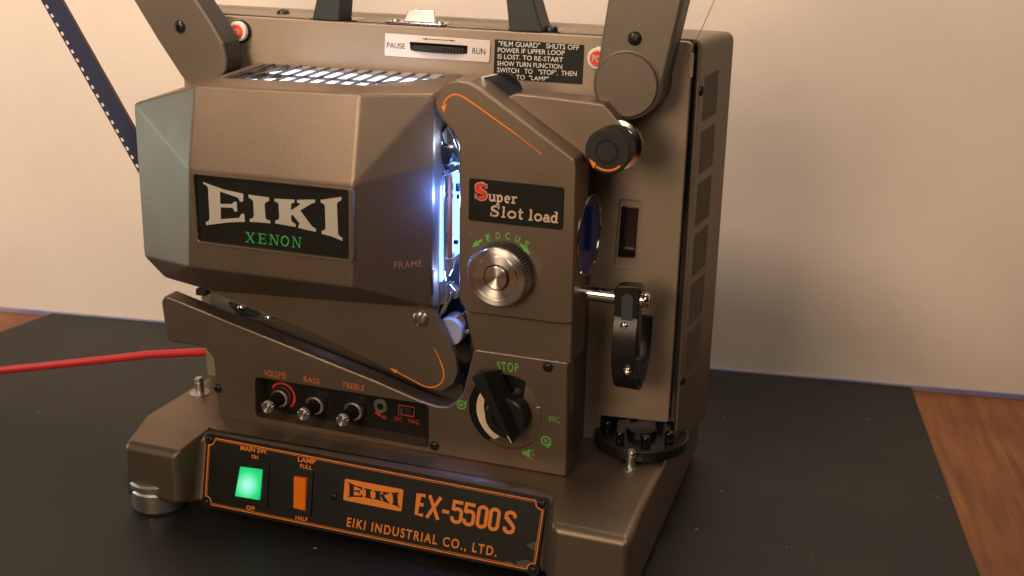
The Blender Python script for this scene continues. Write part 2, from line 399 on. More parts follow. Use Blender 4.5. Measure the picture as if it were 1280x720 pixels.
# base casting: one loft, feet blocks stand forward on both sides of the sloped front
blk = [(195, 12), (195, 65), (-20, 65), (-56, 57), (-58, 12)]
blkr = [(195, 8), (195, 65), (-20, 65), (-56, 57.5), (-60, 8)]
mid = [(195, 9), (195, 65), (-20, 65), (-27.5, 64.4), (-44, 9.5)]
def stn(x, prof, dx=(0,)*5): return [(x+dx[i], p[0], p[1]) for i, p in enumerate(prof)]
st = [stn(-47, blk, (0, 0, -9, -3, -6)), stn(-2, blk), stn(5, mid, (0, 0, 0, 0, 0)), stn(289, mid), stn(297, blkr), stn(352, blkr, (0, 0, 0, 0, 2))]
V = [p for s in st for p in s]; F = []
for k in range(len(st)-1):
    for i in range(5): F.append([k*5+i, k*5+(i+1) % 5, (k+1)*5+(i+1) % 5, (k+1)*5+i])
F += [[0, 1, 2, 3, 4], [25, 26, 27, 28, 29]]
link('base', mesh('base', V, F), TAUPE, P, 5.5, 5, 12)
base = P.children[-1]; base.modifiers[0].use_clamp_overlap = False
lathe('foot', base, ALU, FZ(0), (-33, -39.5), [(19, 0), (21.5, 2.5), (21.8, 17), (20.6, 18.5), (20.6, 20), (22.3, 20.6), (22.6, 24.5), (21, 26)], 56)
lathe('foot', base, ALU, FZ(0), (330, -37), [(19, 0), (21.5, 2.5), (21.8, 7.8)], 48)
lathe('foot', base, BLACKM, FZ(0), (-28, 175), [(17, 0), (17, 13)], 32)
lathe('foot', base, BLACKM, FZ(0), (332, 175), [(17, 0), (17, 9)], 32)
for c in [(-38.4,31.7),(329.7,32.0)]:
    pn = lathe('locating_pin', base, STEEL, FZ(65), c, [(8.5, 0), (8.5, .8), (3.6, 1.2), (3.6, 9.5), (3.1, 10), (3.6, 10.6), (3.6, 12.6), (2.4, 14), (.1, 14.2)], 24)

# sloped name plate
NP = prism('name_plate', P, PANEL, FS, rnd([(8.4,-0.1),(286.2,-1.5),(284.1,-56.1),(10.9,-57.1)], 2), .4, 1.8, .3, 2)
bd = [(10.4,-2.2),(284.5,-4.0),(283.0,-54.2),(13.1,-54.8)]
inner = grow(bd, 1.0)
def inset(q, k):
    (x0, y0), (x1, y1), (x2, y2), (x3, y3) = q
    return [(x0+k, y0-k), (x1-k, y1-k), (x2-k, y2+k), (x3+k, y3+k)]
frame_s = [(rnd(inset(bd, .6), 1, 3), .85, True), (rnd(inset(bd, 1.8), 1, 3), .3, True)]
for (x, y), a in zip(bd, (-90, 180, 90, 0)):
    pass
inked('border', NP, ORANGE, FS, frame_s, d=2.0)
sc_ = [([(12.1,-4.2)][0]), ([(282.3,-5.7)][0]), ([(281.4,-53.2)][0]), ([(14.7,-52.7)][0]), ([(121.9,-29.2)][0])]
for i, c in enumerate(sc_[:4]):
    inked('screw_ring', NP, PANEL, FS, fills=[circ(c[0], c[1], 4.6)], d=2.1)
    inked('screw_ring', NP, ORANGE, FS, [(arcp(c[0], c[1], 4.4, (-100, 170, 80, -10)[i], (10, 280, 190, 100)[i]), .8)], d=2.25)
for c in sc_: screw(NP, Fr(FS.p(0, 0, 1.9), FS.a, FS.b, FS.n), c, 2.9)
def tS(s, q, mat=ORANGE, bold=.012, space=1): return text('lettering', NP, mat, FS, s, q[0], q[1], q[2], bold, 2.05, space)
tS("MAIN SW.", [(39.5,-8.1),(63.0,-7.4),(39.3,-4.8)], bold=.018)
tS("ON", [(49.8,-12.8),(55.4,-12.8),(49.7,-10.0)], bold=.02)
tS("OFF", [(50.3,-52.2),(57.7,-52.1),(50.2,-49.1)], bold=.02)
tS("LAMP", [(89.3,-8.6),(104.2,-8.3),(89.1,-5.1)], bold=.018)
tS("FULL", [(91.6,-13.0),(101.7,-13.0),(91.5,-10.1)], bold=.02)
tS("HALF", [(92.6,-52.2),(102.8,-51.9),(92.5,-49.3)], bold=.02)
tS("EIKI INDUSTRIAL CO., LTD.", [(135.1,-49.4),(253.6,-49.2),(135.2,-42.9)], bold=.02, space=1.25)
# tall condensed model number, drawn with strokes
def glyphs(name, parent, mat, fr, BL, BR, TL, items, wk, d):
    BL, BR, TL = Vector(BL), Vector(BR), Vector(TL); ex = BR-BL; ey = TL-BL; st_ = []
    for x0, x1, strokes in items:
        for s in strokes:
            st_.append(([tuple(BL+ex*(x0+(x1-x0)*p[0])+ey*p[1]) for p in s], wk))
    return inked(name, parent, mat, fr, st_, d=d)
def ar(cx, cy, rx_, ry_, a0, a1, n=10): return [(cx+rx_*math.cos(R(a0+(a1-a0)*i/n)), cy+ry_*math.sin(R(a0+(a1-a0)*i/n))) for i in range(n+1)]
g5 = [[(.95, .93), (.12, .93), (.12, .55)], [(.12, .55)]+ar(.5, .5, .40, .14, 150, 0, 8)+[(.9, .3)]+ar(.5, .2, .40, .14, 0, -180, 10)+[(.1, .28)]]
g0 = [[(.1, .5), (.1, .78)]+ar(.5, .78, .4, .15, 180, 0, 10)+[(.9, .22)]+ar(.5, .22, .4, .15, 0, -180, 10)+[(.1, .5)]]
gE = [[(.9, .93), (.12, .93), (.12, .07), (.9, .07)], [(.12, .52), (.8, .52)]]
gX = [[(.05, 0), (.95, 1)], [(.05, 1), (.95, 0)]]
gD = [[(.05, .42), (.95, .42)]]
gS = [[(.92, .72), (.92, .80)]+ar(.5, .8, .42, .13, 0, 180, 10)+[(.08, .7), (.92, .34), (.92, .2)]+ar(.5, .2, .42, .13, 0, -180, 10)+[(.08, .28)]]
glyphs('lettering', NP, ORANGE, FS, *[(188.3,-31.5),(264.1,-31.6),(188.8,-14.9)],
       [(0, .09, gE), (.115, .245, gX), (.265, .345, gD), (.365, .475, g5), (.49, .60, g5), (.625, .725, g0), (.745, .845, g0), (.90, 1.0, gS)], 2.6, 2.05)
# logo letters, traced once in a unit box, used on the badge and on the plate
LOGO_PX = [
 [(128,200),(262,248),(396,278),(396,330),(375,330),(360,303),(240,262),(243,345),(322,345),(334,330),(353,332),(355,398),(338,396),(325,372),(245,368),(247,448),(368,438),(383,412),(402,410),(407,465),(300,468),(148,487),(146,465),(165,458),(172,440),(160,235),(148,222),(130,213)],
 [(430,283),(568,303),(568,325),(545,335),(538,350),(545,440),(552,450),(575,458),(577,475),(500,468),(440,465),(438,447),(458,440),(466,430),(462,330),(455,318),(432,303)],
 [(603,310),(735,316),(738,335),(715,345),(714,388),(775,350),(768,340),(755,338),(755,318),(876,316),(875,336),(850,345),(775,388),(855,495),(882,512),(880,532),(762,505),(765,485),(775,480),(725,418),(714,425),(718,462),(745,480),(745,500),(610,475),(608,458),(628,450),(636,440),(632,350),(625,335),(604,330)],
 [(912,318),(1050,298),(1050,320),(1030,330),(1020,345),(1028,545),(1040,560),(1057,572),(1057,592),(985,562),(918,545),(918,525),(935,520),(945,508),(940,360),(932,345),(912,335)]]
def logo(C):                                 # C: 4 corners (TL, TR, BR, BL) of the letter block
    src_ = [(128, 200), (1050, 298), (1057, 592), (148, 487)]
    outp = []
    for L in LOGO_PX:
        q = []
        for x, y in L:
            s = (x-138)/(1053-138); yt = 200+98*s; yb = 487+105*s; v = (y-yt)/(yb-yt)
            a = Vector(C[0])*(1-s)+Vector(C[1])*s; b_ = Vector(C[3])*(1-s)+Vector(C[2])*s
            q.append(tuple(a*(1-v)+b_*v))
        outp.append(q)
    return outp
inked('logo_box', NP, ORANGE, FS, fills=[rnd([(129.4,-14.6),(177.2,-14.5),(177.4,-30.8),(130.1,-30.7)], 1.6)], d=2.05)
inked('logo_letters', NP, PANEL, FS, fills=logo([(132.6,-16.7),(174.0,-17.2),(175.7,-28.1),(133.3,-27.7)]), d=2.3)
# worn patches at the lower right corner of the plate
WORN = plain("worn_panel", (.085, .082, .065, 1), .7)
inked('worn_patch', NP, WORN, FS, fills=[[(256.9,-53.8),(262.5,-50.4),(266.8,-51.2),(264.2,-54.6)], [(268.4,-49.8),(276.5,-47.0),(282.0,-48.3),(281.2,-51.3),(274.1,-52.1),(269.9,-51.8)], [(274.6,-36.5),(281.8,-32.8),(282.1,-39.7),(277.8,-38.8)]], d=1.95)

# rocker switches
def rocker(name, bez, rk, mat, hi, lo, mark=None):
    bz_ = prism(name, P, BLACK, FS, rnd(bez, 1.2), 1.0, 3.6, .6, 2)
    (x0, y0), (x1, y1), (x2, y2), (x3, y3) = rk
    V = [FS.p(x0, y0, 3.6), FS.p(x1, y1, 3.6), FS.p(x2, y2, 3.6), FS.p(x3, y3, 3.6),
         FS.p(x0+.5, y0-.5, 3.6+hi), FS.p(x1-.5, y1-.5, 3.6+hi), FS.p(x2-.5, y2+.5, 3.6+lo), FS.p(x3+.5, y3+.5, 3.6+lo)]
    xm = (y0+y3)/2
    o = link('rocker', mesh('rocker', V, [[0, 1, 2, 3], [4, 5, 6, 7], [0, 1, 5, 4], [1, 2, 6, 5], [2, 3, 7, 6], [3, 0, 4, 7]]), mat, bz_, .7, 3)
    return o
rocker('main_switch', [(37.3,-14.1),(65.9,-13.3),(68.1,-47.7),(37.6,-47.6)], [(41.9,-20.1),(61.7,-18.9),(62.3,-42.6),(41.3,-43.2)], GROCK, 1.0, 3.2)
gc = (FS.p([(50.9,-32.8)][0][0], [(50.9,-32.8)][0][1], 5)-O)*MM
gs = 1/(17*MM)
GMAP.inputs['Scale'].default_value = (gs, gs, gs); GMAP.inputs['Location'].default_value = tuple(-gc*gs)
rocker('lamp_switch', [(86.5,-13.4),(103.5,-13.6),(105.7,-47.6),(88.5,-45.5)], [(89.3,-19.1),(100.1,-18.7),(101.3,-44.1),(90.7,-43.6)], ORANGEP, 3.4, .8)

# front panel of the amplifier: slanted top, recess for the tone controls, round dial opening
fp = [(-45.2,155.6),(-41.7,161.1),(93.8,128.1),(137.3,117.7),(159.7,111.6),(175.8,107.1),(189.3,104.8),(197.6,105.6),(206.2,112.5),(209.7,117.8),(218.7,154.4),(289.2,154.8),(290.3,65.0),(-0.0,63.7),(-1.3,114.7),(-8.7,122.4),(-43.0,122.1)]
FP = prism('front_panel', P, TAUPE, FY(0), rnd(fp, [6, 5, 0, 0, 0, 0, 0, 0, 0, 6, 4, 3, 3, 4, 5, 5, 5]), -15.2, 0, 1.6, 4, 30)
rec = [(35.7,104.1),(182.9,105.0),(182.5,69.1),(34.0,69.8)]
dial = (244.2, 109.2)
cut(FP, [(FY(0), rnd(rec, [4, 5, 3, 4]), -15, 4), (FY(0), circ(dial[0], dial[1], 29.5, 72), -3.5, 4)])
CP = prism('control_panel', P, PANEL, FY(0), grow(rec, 1.0), -15.6, -14.6, 0)
MECH = prism('mechanism_body', P, DARKT, FY(0), [(200, 65.5), (284, 65.5), (286, 330), (206, 330)], -65.8, -34.5, 1, 2)
prism('mechanism_floor', P, DARKT, FY(0), [(-4, 66), (200, 66), (200, 112), (150, 118), (60, 145), (-2, 140)], -65.5, -26, 1, 2)
for c in [(0.9,88.6),(187.0,71.6),(274.4,149.0)]: 
    lathe('screw_well', FP, BLACKM, FY(0), c, [(4.0, 0), (4.0, .15)], 24)
    screw(FP, FY(-.1), c, 3.1, h=1.2)
def tY(par, y, s, q, mat, bold=0, d=.2, space=1): return text('lettering', par, mat, FY(y), s, q[0], q[1], q[2], bold, d, space)
tY(FP, 0, "VOLUME", [(44.4,106.5),(63.4,106.8),(44.7,111.6)], DKORANGE, .01, space=1.1)
tY(FP, 0, "BASS", [(78.7,107.0),(92.4,106.8),(79.1,111.6)], DKORANGE, .01, space=1.1)
tY(FP, 0, "TREBLE", [(111.5,107.4),(130.3,107.4),(111.9,112.1)], DKORANGE, .01, space=1.1)
tY(FP, 0, "STOP", [(236.8,140.7),(252.8,141.7),(236.4,147.5)], GREENINK, .01, space=1.25)
tY(FP, 0, "MIC", [(276.3,107.2),(284.4,107.3),(276.5,111.9)], GREENINK, space=1.1)
# film, loudspeaker symbols
def reel(c, s, flip=1):
    return [(arcp(c[0], c[1], 3.3*s, 0, 360, 20), 1.1*s), (arcp(c[0], c[1], 1.0*s, 0, 360, 10), .9*s),
            ([(c[0]+3.3*s*flip, c[1]+.5), (c[0]+3.6*s*flip, c[1]-4*s*-1 if flip < 0 else c[1]+3*s), (c[0]+4.6*s*flip, c[1]+4.5*s)], 1.0*s)]
c = [(209.0,109.1)][0]
inked('reel_symbol', FP, GREENINK, FY(0), reel(c, .95), d=.2)
c = [(274.3,91.6)][0]
inked('reel_symbol', FP, GREENINK, FY(0), [(arcp(c[0], c[1], 3.3, 0, 360, 20), 1.2), (arcp(c[0], c[1], 1.1, 0, 360, 10), .9), (arcp(c[0]-1.2, c[1]-1, 4.6, 5, -70, 8), 1.0)], d=.2)
c = [(260.8,78.9)][0]
inked('speaker_symbol', FP, GREENINK, FY(0), [([(c[0]+2.2, c[1]+2.2), (c[0]+4.4, c[1]+4)], .7), ([(c[0]+2.6, c[1]), (c[0]+5, c[1])], .7), ([(c[0]+2.2, c[1]-2.2), (c[0]+4.4, c[1]-4)], .7)],
      [[(c[0]-4, c[1]-1.6), (c[0]-1.5, c[1]-1.6), (c[0]+1.6, c[1]-4.2), (c[0]+1.6, c[1]+4.2), (c[0]-1.5, c[1]+1.6), (c[0]-4, c[1]+1.6)]], d=.2)

# controls behind the recess
CY = -14.4
kn = [[(51.0,84.5)][0], [(82.2,83.5)][0], [(115.6,84.3)][0]]
FCP = FY(14.6)
inked('volume_arc', CP, REDINK, FCP, [(arcp(kn[0][0], kn[0][1], 10.4, 150, -55, 24), 2.0)], d=.2)
for c in kn[1:]:
    inked('tick_marks', CP, plain("faint_ink", (.10, .05, .035, 1), .6), FCP, [([(c[0]+9.5*math.cos(R(a)), c[1]+9.5*math.sin(R(a))), (c[0]+11*math.cos(R(a)), c[1]+11*math.sin(R(a)))], .6) for a in range(-40, 230, 27)], d=.2)
for i, c in enumerate(kn):
    k = lathe('control_knob', P, BLACK, FCP, c, [(5.6, 6), (5.3, 7.5), (4.7, 20), (4.4, 21)], 72, .16, 12, sharp=50)
    lathe('collar', k, STEEL, FCP, c, [(8.0, .3), (8.2, 1), (8.2, 5), (7.4, 6.4), (5.9, 6.8), (5.8, 3.0)], 40)
    if i == 1: pass
    lathe('cap', k, TURNED, FCP, c, [(4.4, 20.8), (5.2, 21.2), (5.2, 23.6), (4.6, 24.4), (.05, 24.1)], 64, .10, 14, sharp=30)
c = [(136.9,90.2)][0]
jk = lathe('jack_socket', P, STEEL, FCP, c, [(6.0, .2), (6.0, 1.4), (5.2, 2.2), (2.6, 2.2), (2.4, -.5)], 36)
lathe('socket_hole', jk, GLOSS, FCP, c, [(2.6, 1.9), (2.6, 2.25)], 20)
c = [(135.3,81.5)][0]
inked('plug_symbol', CP, REDINK, FCP, [([(c[0]-3.5, c[1]+2.8), (c[0]+.6, c[1]+.2)], 2.6), ([(c[0]+.6, c[1]+.2), (c[0]+4, c[1]-2.4)], 1.0), ([(c[0]+4, c[1]-2.4), (c[0]+5.5, c[1]-1), (c[0]+3.5, c[1]+.6), (c[0]+2, c[1]-.6)], .7)], d=.2)
q = [(151.8,93.0),(164.6,93.3),(163.9,85.4),(151.2,85.2)]
inked('switch_outline', CP, REDINK, FCP, [(q, .7, True)], d=.2)
sl = prism('slide_switch', P, BLACKM, FCP, grow(q, .72), .1, 1.0)
prism('slider', sl, GREYP, FCP, [(153.7,91.3),(156.1,91.4),(156.0,86.7),(153.6,86.6)], 1.0, 3.0, .3)
text('lettering', CP, REDINK, FCP, "OPT.", *[(147.4,79.3),(155.1,79.3),(147.5,82.9)], 0, .2, 1.1)
text('lettering', CP, REDINK, FCP, "MAG.", *[(159.5,79.4),(169.1,79.6),(159.6,83.1)], 0, .2, 1.1)

# function dial
DL = lathe('function_dial', P, TAUPE, FY(0), dial, [(29.3, -3.6), (29.3, -1.9), (27.0, -1.7)], 72)
lathe('dial_face', DL, TAUPE, FY(0), dial, [(25.8, -2.3), (25.8, -1.2), (25, -1.0)], 72)
inked('dial_gap_shade', DL, GLOSS, FY(0), fills=[arcp(dial[0], dial[1], 29.2, 62, 240, 50)+arcp(dial[0]+4, dial[1]-3, 17, 240, 62, 40)], d=-.85)  # black ring gap, with the pointer's shadow wedge put in as black
CRES = plain("ivory_crescent", (1.0, .78, .56, 1), .3)
inked('dial_crescent', DL, CRES, FY(0), fills=[arcp(dial[0]+2.5, dial[1]-.5, 26.3, 150, 242, 30)+arcp(dial[0]+8.6, dial[1]+1.6, 26.6, 238, 152, 30)], d=-.6)  # pale crescent on the left of the dial
inked('index_mark', DL, WHITEINK, FY(0), [([(dial[0]+22, dial[1]+7), (dial[0]+25, dial[1]+7.8)], .9)], d=-.6)
kb = lathe('selector_knob', P, BLACK, FY(0), (dial[0]+2, dial[1]-.5), [(16.5, -1), (16.5, 1.5), (15.5, 9), (14.2, 10.2), (9.5, 10.2), (9, 9.2), (5, 9.2), (4.4, 9.8), (.05, 9.8)], 56)
# pointer blade: wide foot, narrow crest
top = [(223.7,140.8),(232.4,146.7),(255.6,94.3),(252.6,95.4)]
ft = [(222.9,131.2),(241.2,139.7),(265.2,110.6),(249.1,86.7)]
V = [Vector((a, -19, b_)) for a, b_ in top]+[Vector((a, -1.2, b_)) for a, b_ in [(223.1,140.2),(239.6,142.8),(260.8,101.8),(249.9,89.0)]]
blade = link('pointer', mesh('pointer', V, [[0, 1, 2, 3], [4, 5, 6, 7], [0, 1, 5, 4], [1, 2, 6, 5], [2, 3, 7, 6], [3, 0, 4, 7]]), BLACK, kb, .9, 3, 25)
inked('pointer_line', kb, WHITEINK, FY(-19), [([(251.7,100.5),(254.7,95.4)], .9)], d=.3)

# focus unit: flat front plate with the rounded nose and the long slope
nose = [(192.0,325.1),(191.5,331.5),(194.5,338.4),(200.9,344.5),(207.8,346.8),(215.7,346.0),(224.2,342.3),(290.9,299.9),(292.2,294.1),(292.7,185.8),(287.0,183.8),(214.4,183.0),(208.7,191.2),(209.0,289.8),(208.8,301.9),(205.9,309.9),(197.2,318.7)]
FU = prism('focus_unit', P, TAUPE, FY(-4), rnd(nose, [4, 4, 4, 4, 4, 4, 8, 5, 5, 2, 3, 4, 6, 4, 4, 6, 6]), -30, 0, 3.2, 5, 28)
lowr = [(210.6,182.6),(291.2,185.2),(291.0,153.0),(218.0,151.7)]
prism('lower_housing', P, TAUPE, FY(1), lowr, -34, 0, 1.5, 3)
bp_ = rnd([(216.8,281.1),(284.1,280.9),(283.8,251.5),(216.3,251.2)], 2, 4)
BG = prism('super_badge', P, PANEL, FY(-4), bp_, 0, .8, .25, 2)
# orange arrow along the slope
q = [(198.9,326.9),(198.3,329.8),(199.8,333.0),(202.3,335.4),(205.5,336.9),(209.3,336.9),(213.1,335.4),(217.9,332.8),(232.8,323.9),(249.8,313.7),(268.2,301.7)]
inked('slope_arrow', FU, ORANGE, FY(-4), [(q[:9], 1.0), ([q[8], q[9], ], .9), ([q[9], q[10]], .5)], [[(196.5,328.2),(200.6,330.2),(198.6,323.8)]], d=.2)

# slab serif glyphs for the badge words
def slab(name, parent, mat, fr, BL, BR, TL, items, wk, wt, d):
    BL, BR, TL = Vector(BL), Vector(BR), Vector(TL); ex = BR-BL; ey = TL-BL; st_ = []
    for x0, x1, thick, thin in items:
        mp_ = lambda p: tuple(BL+ex*(x0+(x1-x0)*p[0])+ey*p[1])
        st_ += [([mp_(p) for p in s], wk) for s in thick]+[([mp_(p) for p in s], wt) for s in thin]
    return inked(name, parent, mat, fr, st_, d=d)
h = .66
sS = ([ar(.5, .74, .33, .20, 50, 180, 8)+[(.2, .62), (.8, .40)]+ar(.5, .27, .33, .22, 20, -130, 10)], [[(.86, .70), (.86, 1.0)], [(.12, 0), (.12, .34)]])
su = ([[(.25, h), (.25, .2)]+ar(.45, .2, .2, .17, 180, 290, 6)+[(.75, .2)], [(.78, h), (.78, .0)]], [[(.05, h-.04), (.3, h-.04)], [(.55, h-.04), (.8, h-.04)], [(.8, .04), (1, .04)]])
sp_ = ([[(.25, h), (.25, -.3)], ar(.5, .33, .28, .29, 150, -150, 12)], [[(.02, h-.04), (.25, h-.04)], [(.02, -.27), (.5, -.27)]])
se = ([ar(.5, .33, .36, .29, 0, 310, 14)], [[(.16, .34), (.86, .34)]])
sr = ([[(.3, h), (.3, 0)], ar(.62, .33, .3, .29, 130, 50, 5)], [[(.02, h-.04), (.3, h-.04)], [(.02, .04), (.6, .04)]])
sl_ = ([[(.5, 1), (.5, 0)]], [[(.15, .96), (.5, .96)], [(.1, .04), (.9, .04)]])
so = ([ar(.5, .33, .38, .29, 0, 360, 18)], [])
st2 = ([[(.45, .95), (.45, .2)]+ar(.65, .18, .2, .14, 180, 330, 6)], [[(.1, h-.02), (.9, h-.02)]])
sa = ([[(.2, .52)]+ar(.5, .46, .26, .16, 150, 0, 8)+[(.78, .04)], ar(.45, .2, .3, .16, 20, 340, 12)], [[(.78, .04), (1, .04)]])
sd = ([[(.75, 1), (.75, 0)], ar(.46, .33, .3, .29, 30, 330, 12)], [[(.45, .96), (.75, .96)], [(.75, .04), (1, .04)]])
FB = FY(-4.8)
slab('lettering', BG, CREAM, FB, *[(220.2,266.6),(252.5,266.5),(220.4,273.9)], [(.32, .50, *su), (.50, .67, *sp_), (.685, .82, *se), (.84, .99, *sr)], 1.25, .9, .2)
inked('lettering', BG, CREAM, FB, [([tuple(p) for p in s], 3.3) for s in []], d=.2) if False else None
slab('lettering', BG, CREAM, FB, *[(220.8,267.0),(230.4,267.0),(221.0,278.1)], [(0, 1, *sS)], 3.4, 1.9, .2)
slab('lettering', BG, REDP, FB, *[(220.9,267.3),(230.2,267.3),(221.2,277.9)], [(0, 1, *sS)], 2.6, 1.2, .6)
slab('lettering', BG, CREAM, FB, *[(231.9,256.0),(280.6,256.2),(232.4,263.6)], [(0, .145, *sS), (.165, .24, *sl_), (.255, .395, *so), (.40, .50, *st2), (.565, .64, *sl_), (.65, .77, *so), (.775, .885, *sa), (.885, 1.0, *sd)], 1.3, .95, .2)

# focus lettering on an arc, with two arrows
fc = (241.6, 214.2)
def arcword(s, parent, mat, fr, c, r, a0, a1, hgt, wdt, d):
    for i, ch in enumerate(s):
        a = R(a0+(a1-a0)*i/(len(s)-1)); t_ = Vector((math.sin(a), -math.cos(a))); n_ = Vector((math.cos(a), math.sin(a)))
        m_ = Vector(c)+n_*r
        text('lettering', parent, mat, fr, ch, m_-t_*wdt/2, m_+t_*wdt/2, m_-t_*wdt/2+n_*hgt, .015, d)
arcword("FOCUS", FU, GREENINK, FY(-4), (fc[0]+1.5, fc[1]), 26.5, 115, 58, 4.6, 3.4, .2)
def barrow(q0, q1, wdt, hw):
    a, b_ = Vector(q0), Vector(q1); t_ = (b_-a).normalized(); n_ = Vector((-t_.y, t_.x)); mid_ = b_-t_*6
    return [tuple(a+n_*wdt), tuple(mid_+n_*wdt), tuple(mid_+n_*hw), tuple(b_), tuple(mid_-n_*hw), tuple(mid_-n_*wdt), tuple(a-n_*wdt)]
q = [(226.3,238.3),(218.4,231.9),(253.7,238.5),(261.6,231.5)]
inked('focus_arrow', FU, GREENINK, FY(-4), fills=[barrow(q[0], q[1], .8, 2.2)], d=.2)
inked('focus_arrow', FU, GREENINK, FY(-4), fills=[barrow(q[2], q[3], .8, 2.2)], d=.2)

# focus knob
kc = [(241.5,216.7)][0]
FK = lathe('focus_knob', P, plain("knurled_steel", (.30, .30, .31, 1), .28, .9), FY(0), kc, [(22.5, 4), (23, 5), (23, 14.5), (22.2, 15.5)], 384, .09, 64, sharp=60)
KM = TURNED
def radial(name, prof, mat):
    # own origin at the axis so the radial tangent is centred
    global O
    keep = O; c3 = FY(0).p(kc[0], kc[1], 0); O = c3
    o = lathe(name, FK, mat, FY(0), kc, prof, 96, sharp=20); O = keep; o.location = (c3-O)*MM; return o
radial('knob_rim', [(20.8, 14), (20.8, 16.2), (20.2, 17), (17.0, 17.4), (16.4, 16.4)], KM)
radial('knob_ring', [(15.4, 15), (15.4, 17), (14.8, 17.6), (9.4, 17.2), (9.1, 16.4)], KM)
radial('knob_cap', [(8.2, 15), (8.2, 18.0), (7.6, 18.6), (.05, 17.2)], KM)

# sprocket block behind the slope, with the black turning knob
hb = [(232.8,326.3),(235.0,334.0),(242.4,336.8),(273.3,335.6),(303.4,334.1),(316.0,321.3),(324.0,298.5),(274.4,294.1),(245.6,313.6)]
HB = prism('sprocket_block', P, TAUPE, FY(16), rnd(hb, [3, 3, 4, 0, 3, 4, 3, 0, 0]), -22, 0, 1.4, 3)
gl = [(211.5,343.7),(230.5,349.0),(243.8,340.4),(230.7,332.5),(217.9,337.1)]
prism('curved_guide', P, plain('dark_chrome', (.03, .035, .05, 1), .16, .6), FY(20), [(212.7,344.3),(230.0,348.9),(235.7,348.0),(239.7,345.5),(242.6,342.5),(244.4,338.9),(241.6,332.2),(226.7,329.0)], -4, 0, 0)
inked('guide_rim', P, CHROME, FY(19.7), [([(213.0,344.5),(230.3,349.1)], 1.0), ([(231.5,349.2),(236.1,348.1),(240.1,345.7),(243.0,342.7),(244.7,339.1)], 1.3), ([(216.5,341.7),(231.1,333.5)], 1.2)], d=.3)
tc_ = [(312.5,307.2)][0]
ax_ = Fr((0, 0, 0), (1, 0, 0), (0, 0, 1), (0, -1, 0))
TK = lathe('turning_knob', P, BLACKM, ax_, tc_, [(14.4, -14), (14.6, -12), (15.2, 3), (14.8, 4.4), (14.0, 5), (8.0, 5), (7.6, 4.2), (6.9, 4.2), (6.5, 5.1), (.05, 5.1)], 64)
lathe('chrome_washer', TK, CHROME, ax_, (tc_[0]+1, tc_[1]), [(14.5, -22), (16.5, -21), (16.5, -17.5), (13, -17), (13, -14)], 56)
inked('turn_arrow', TK, ORANGE, FY(-5), [(arcp(tc_[0], tc_[1], 12.0, -42, -125, 14), 1.2)], [[(tc_[0]-12.0, tc_[1]-5.2), (tc_[0]-7.0, tc_[1]-8.2), (tc_[0]-8.8, tc_[1]-11.6)]], d=.15)

# lens
lc = (30, 239.3)
LY = 30
lf = Fr((0, 0, 0), (0, 1, 0), (0, 0, 1), (1, 0, 0))
LN = lathe('lens', P, CHROME, lf, (LY, lc[1]), [(25, 276.0), (26, 282.0), (28.5, 284.0), (28.5, 286.0), (29, 287.0), (29, 292.8), (28.4, 293.6), (27.8, 293.6), (27.6, 292.6)], 80)
lathe('lens_glass', LN, LENSB, lf, (LY, lc[1]), [(27.7, 292.4), (27.6, 293.0), (20, 293.6), (10, 294.0), (.05, 294.2)], 64)
lathe('grip_ring', LN, GLOSS, lf, (LY, lc[1]), [(28, 279.0), (29.3, 280.0), (29.3, 284.2), (28, 284.4)], 72, .03, 36)

# anamorphic holder: chrome rod, black arm with slot, ring
rod = thing
RY = 20
rc = [(299.0,200.7)][0]
RD = lathe('holder_rod', P, CHROME, Fr((0, 0, 0), (0, 1, 0), (0, 0, 1), (1, 0, 0)), (RY, rc[1]), [(5.5, 280), (5.5, 336), (4, 337)], 28)
screw(RD, FX(337), (RY, rc[1]), 5.4, CHROME, h=3.2)
def cshell(name, parent, mat, x0, x1, cy, cz, ry_, rz, th, a0, a1, n=40, bevel=.5):
    V, F = [], []
    for i in range(n+1):
        a = R(a0+(a1-a0)*i/n); ca, sa = math.cos(a), math.sin(a)
        for x, k in ((x0, 0), (x1, 0), (x1, th), (x0, th)): V.append((x, cy+(ry_-k)*ca, cz+(rz-k)*sa))
    for i in range(n):
        for k in range(4): F.append([i*4+k, i*4+(k+1) % 4, (i+1)*4+(k+1) % 4, (i+1)*4+k])
    F += [[0, 1, 2, 3], [n*4+k for k in range(4)]]
    return link(name, mesh(name, V, F), mat, parent, bevel, 2)
arm_ = [(315.1,211.0),(332.9,212.7),(335.1,132.3),(317.7,133.2)]
HA = cshell('lens_holder', P, BLACK, 317, 334, 36, 166, 27, 38.5, 3.2, 100, 372)
o = prism('holder_plate', HA, BLACK, FY(14), rnd([(315.7,210.4),(335.8,212.4),(334.2,199.5),(335.2,143.7),(319.1,143.6)], [6, 8, 3, 3, 3]), -10, 0, 1.2, 3)
prism('slot_plate', HA, GREYP, FY(14), rnd([(321.7,203.0),(325.5,206.4),(330.1,204.1),(330.4,173.0),(322.4,173.1)], 3), 0, .8, .3)
prism('slot_gap', HA, GREYP, FY(14), [(320.3,169.8),(329.4,169.9),(329.2,160.9),(320.1,160.7)], 0, .4, .2)
screw(HA, FY(13.1), [(324.8,182.1)][0], 3.3, CHROME, h=2)
prism('clamp_block', HA, BLACK, FY(14), rnd([(328.7,160.8),(336.6,160.8),(336.3,145.1),(328.2,145.0)], 2), 0, 3.0, .6)
screw(HA, FY(11), [(329.0,150.9)][0], 3.6, CHROME, h=3)

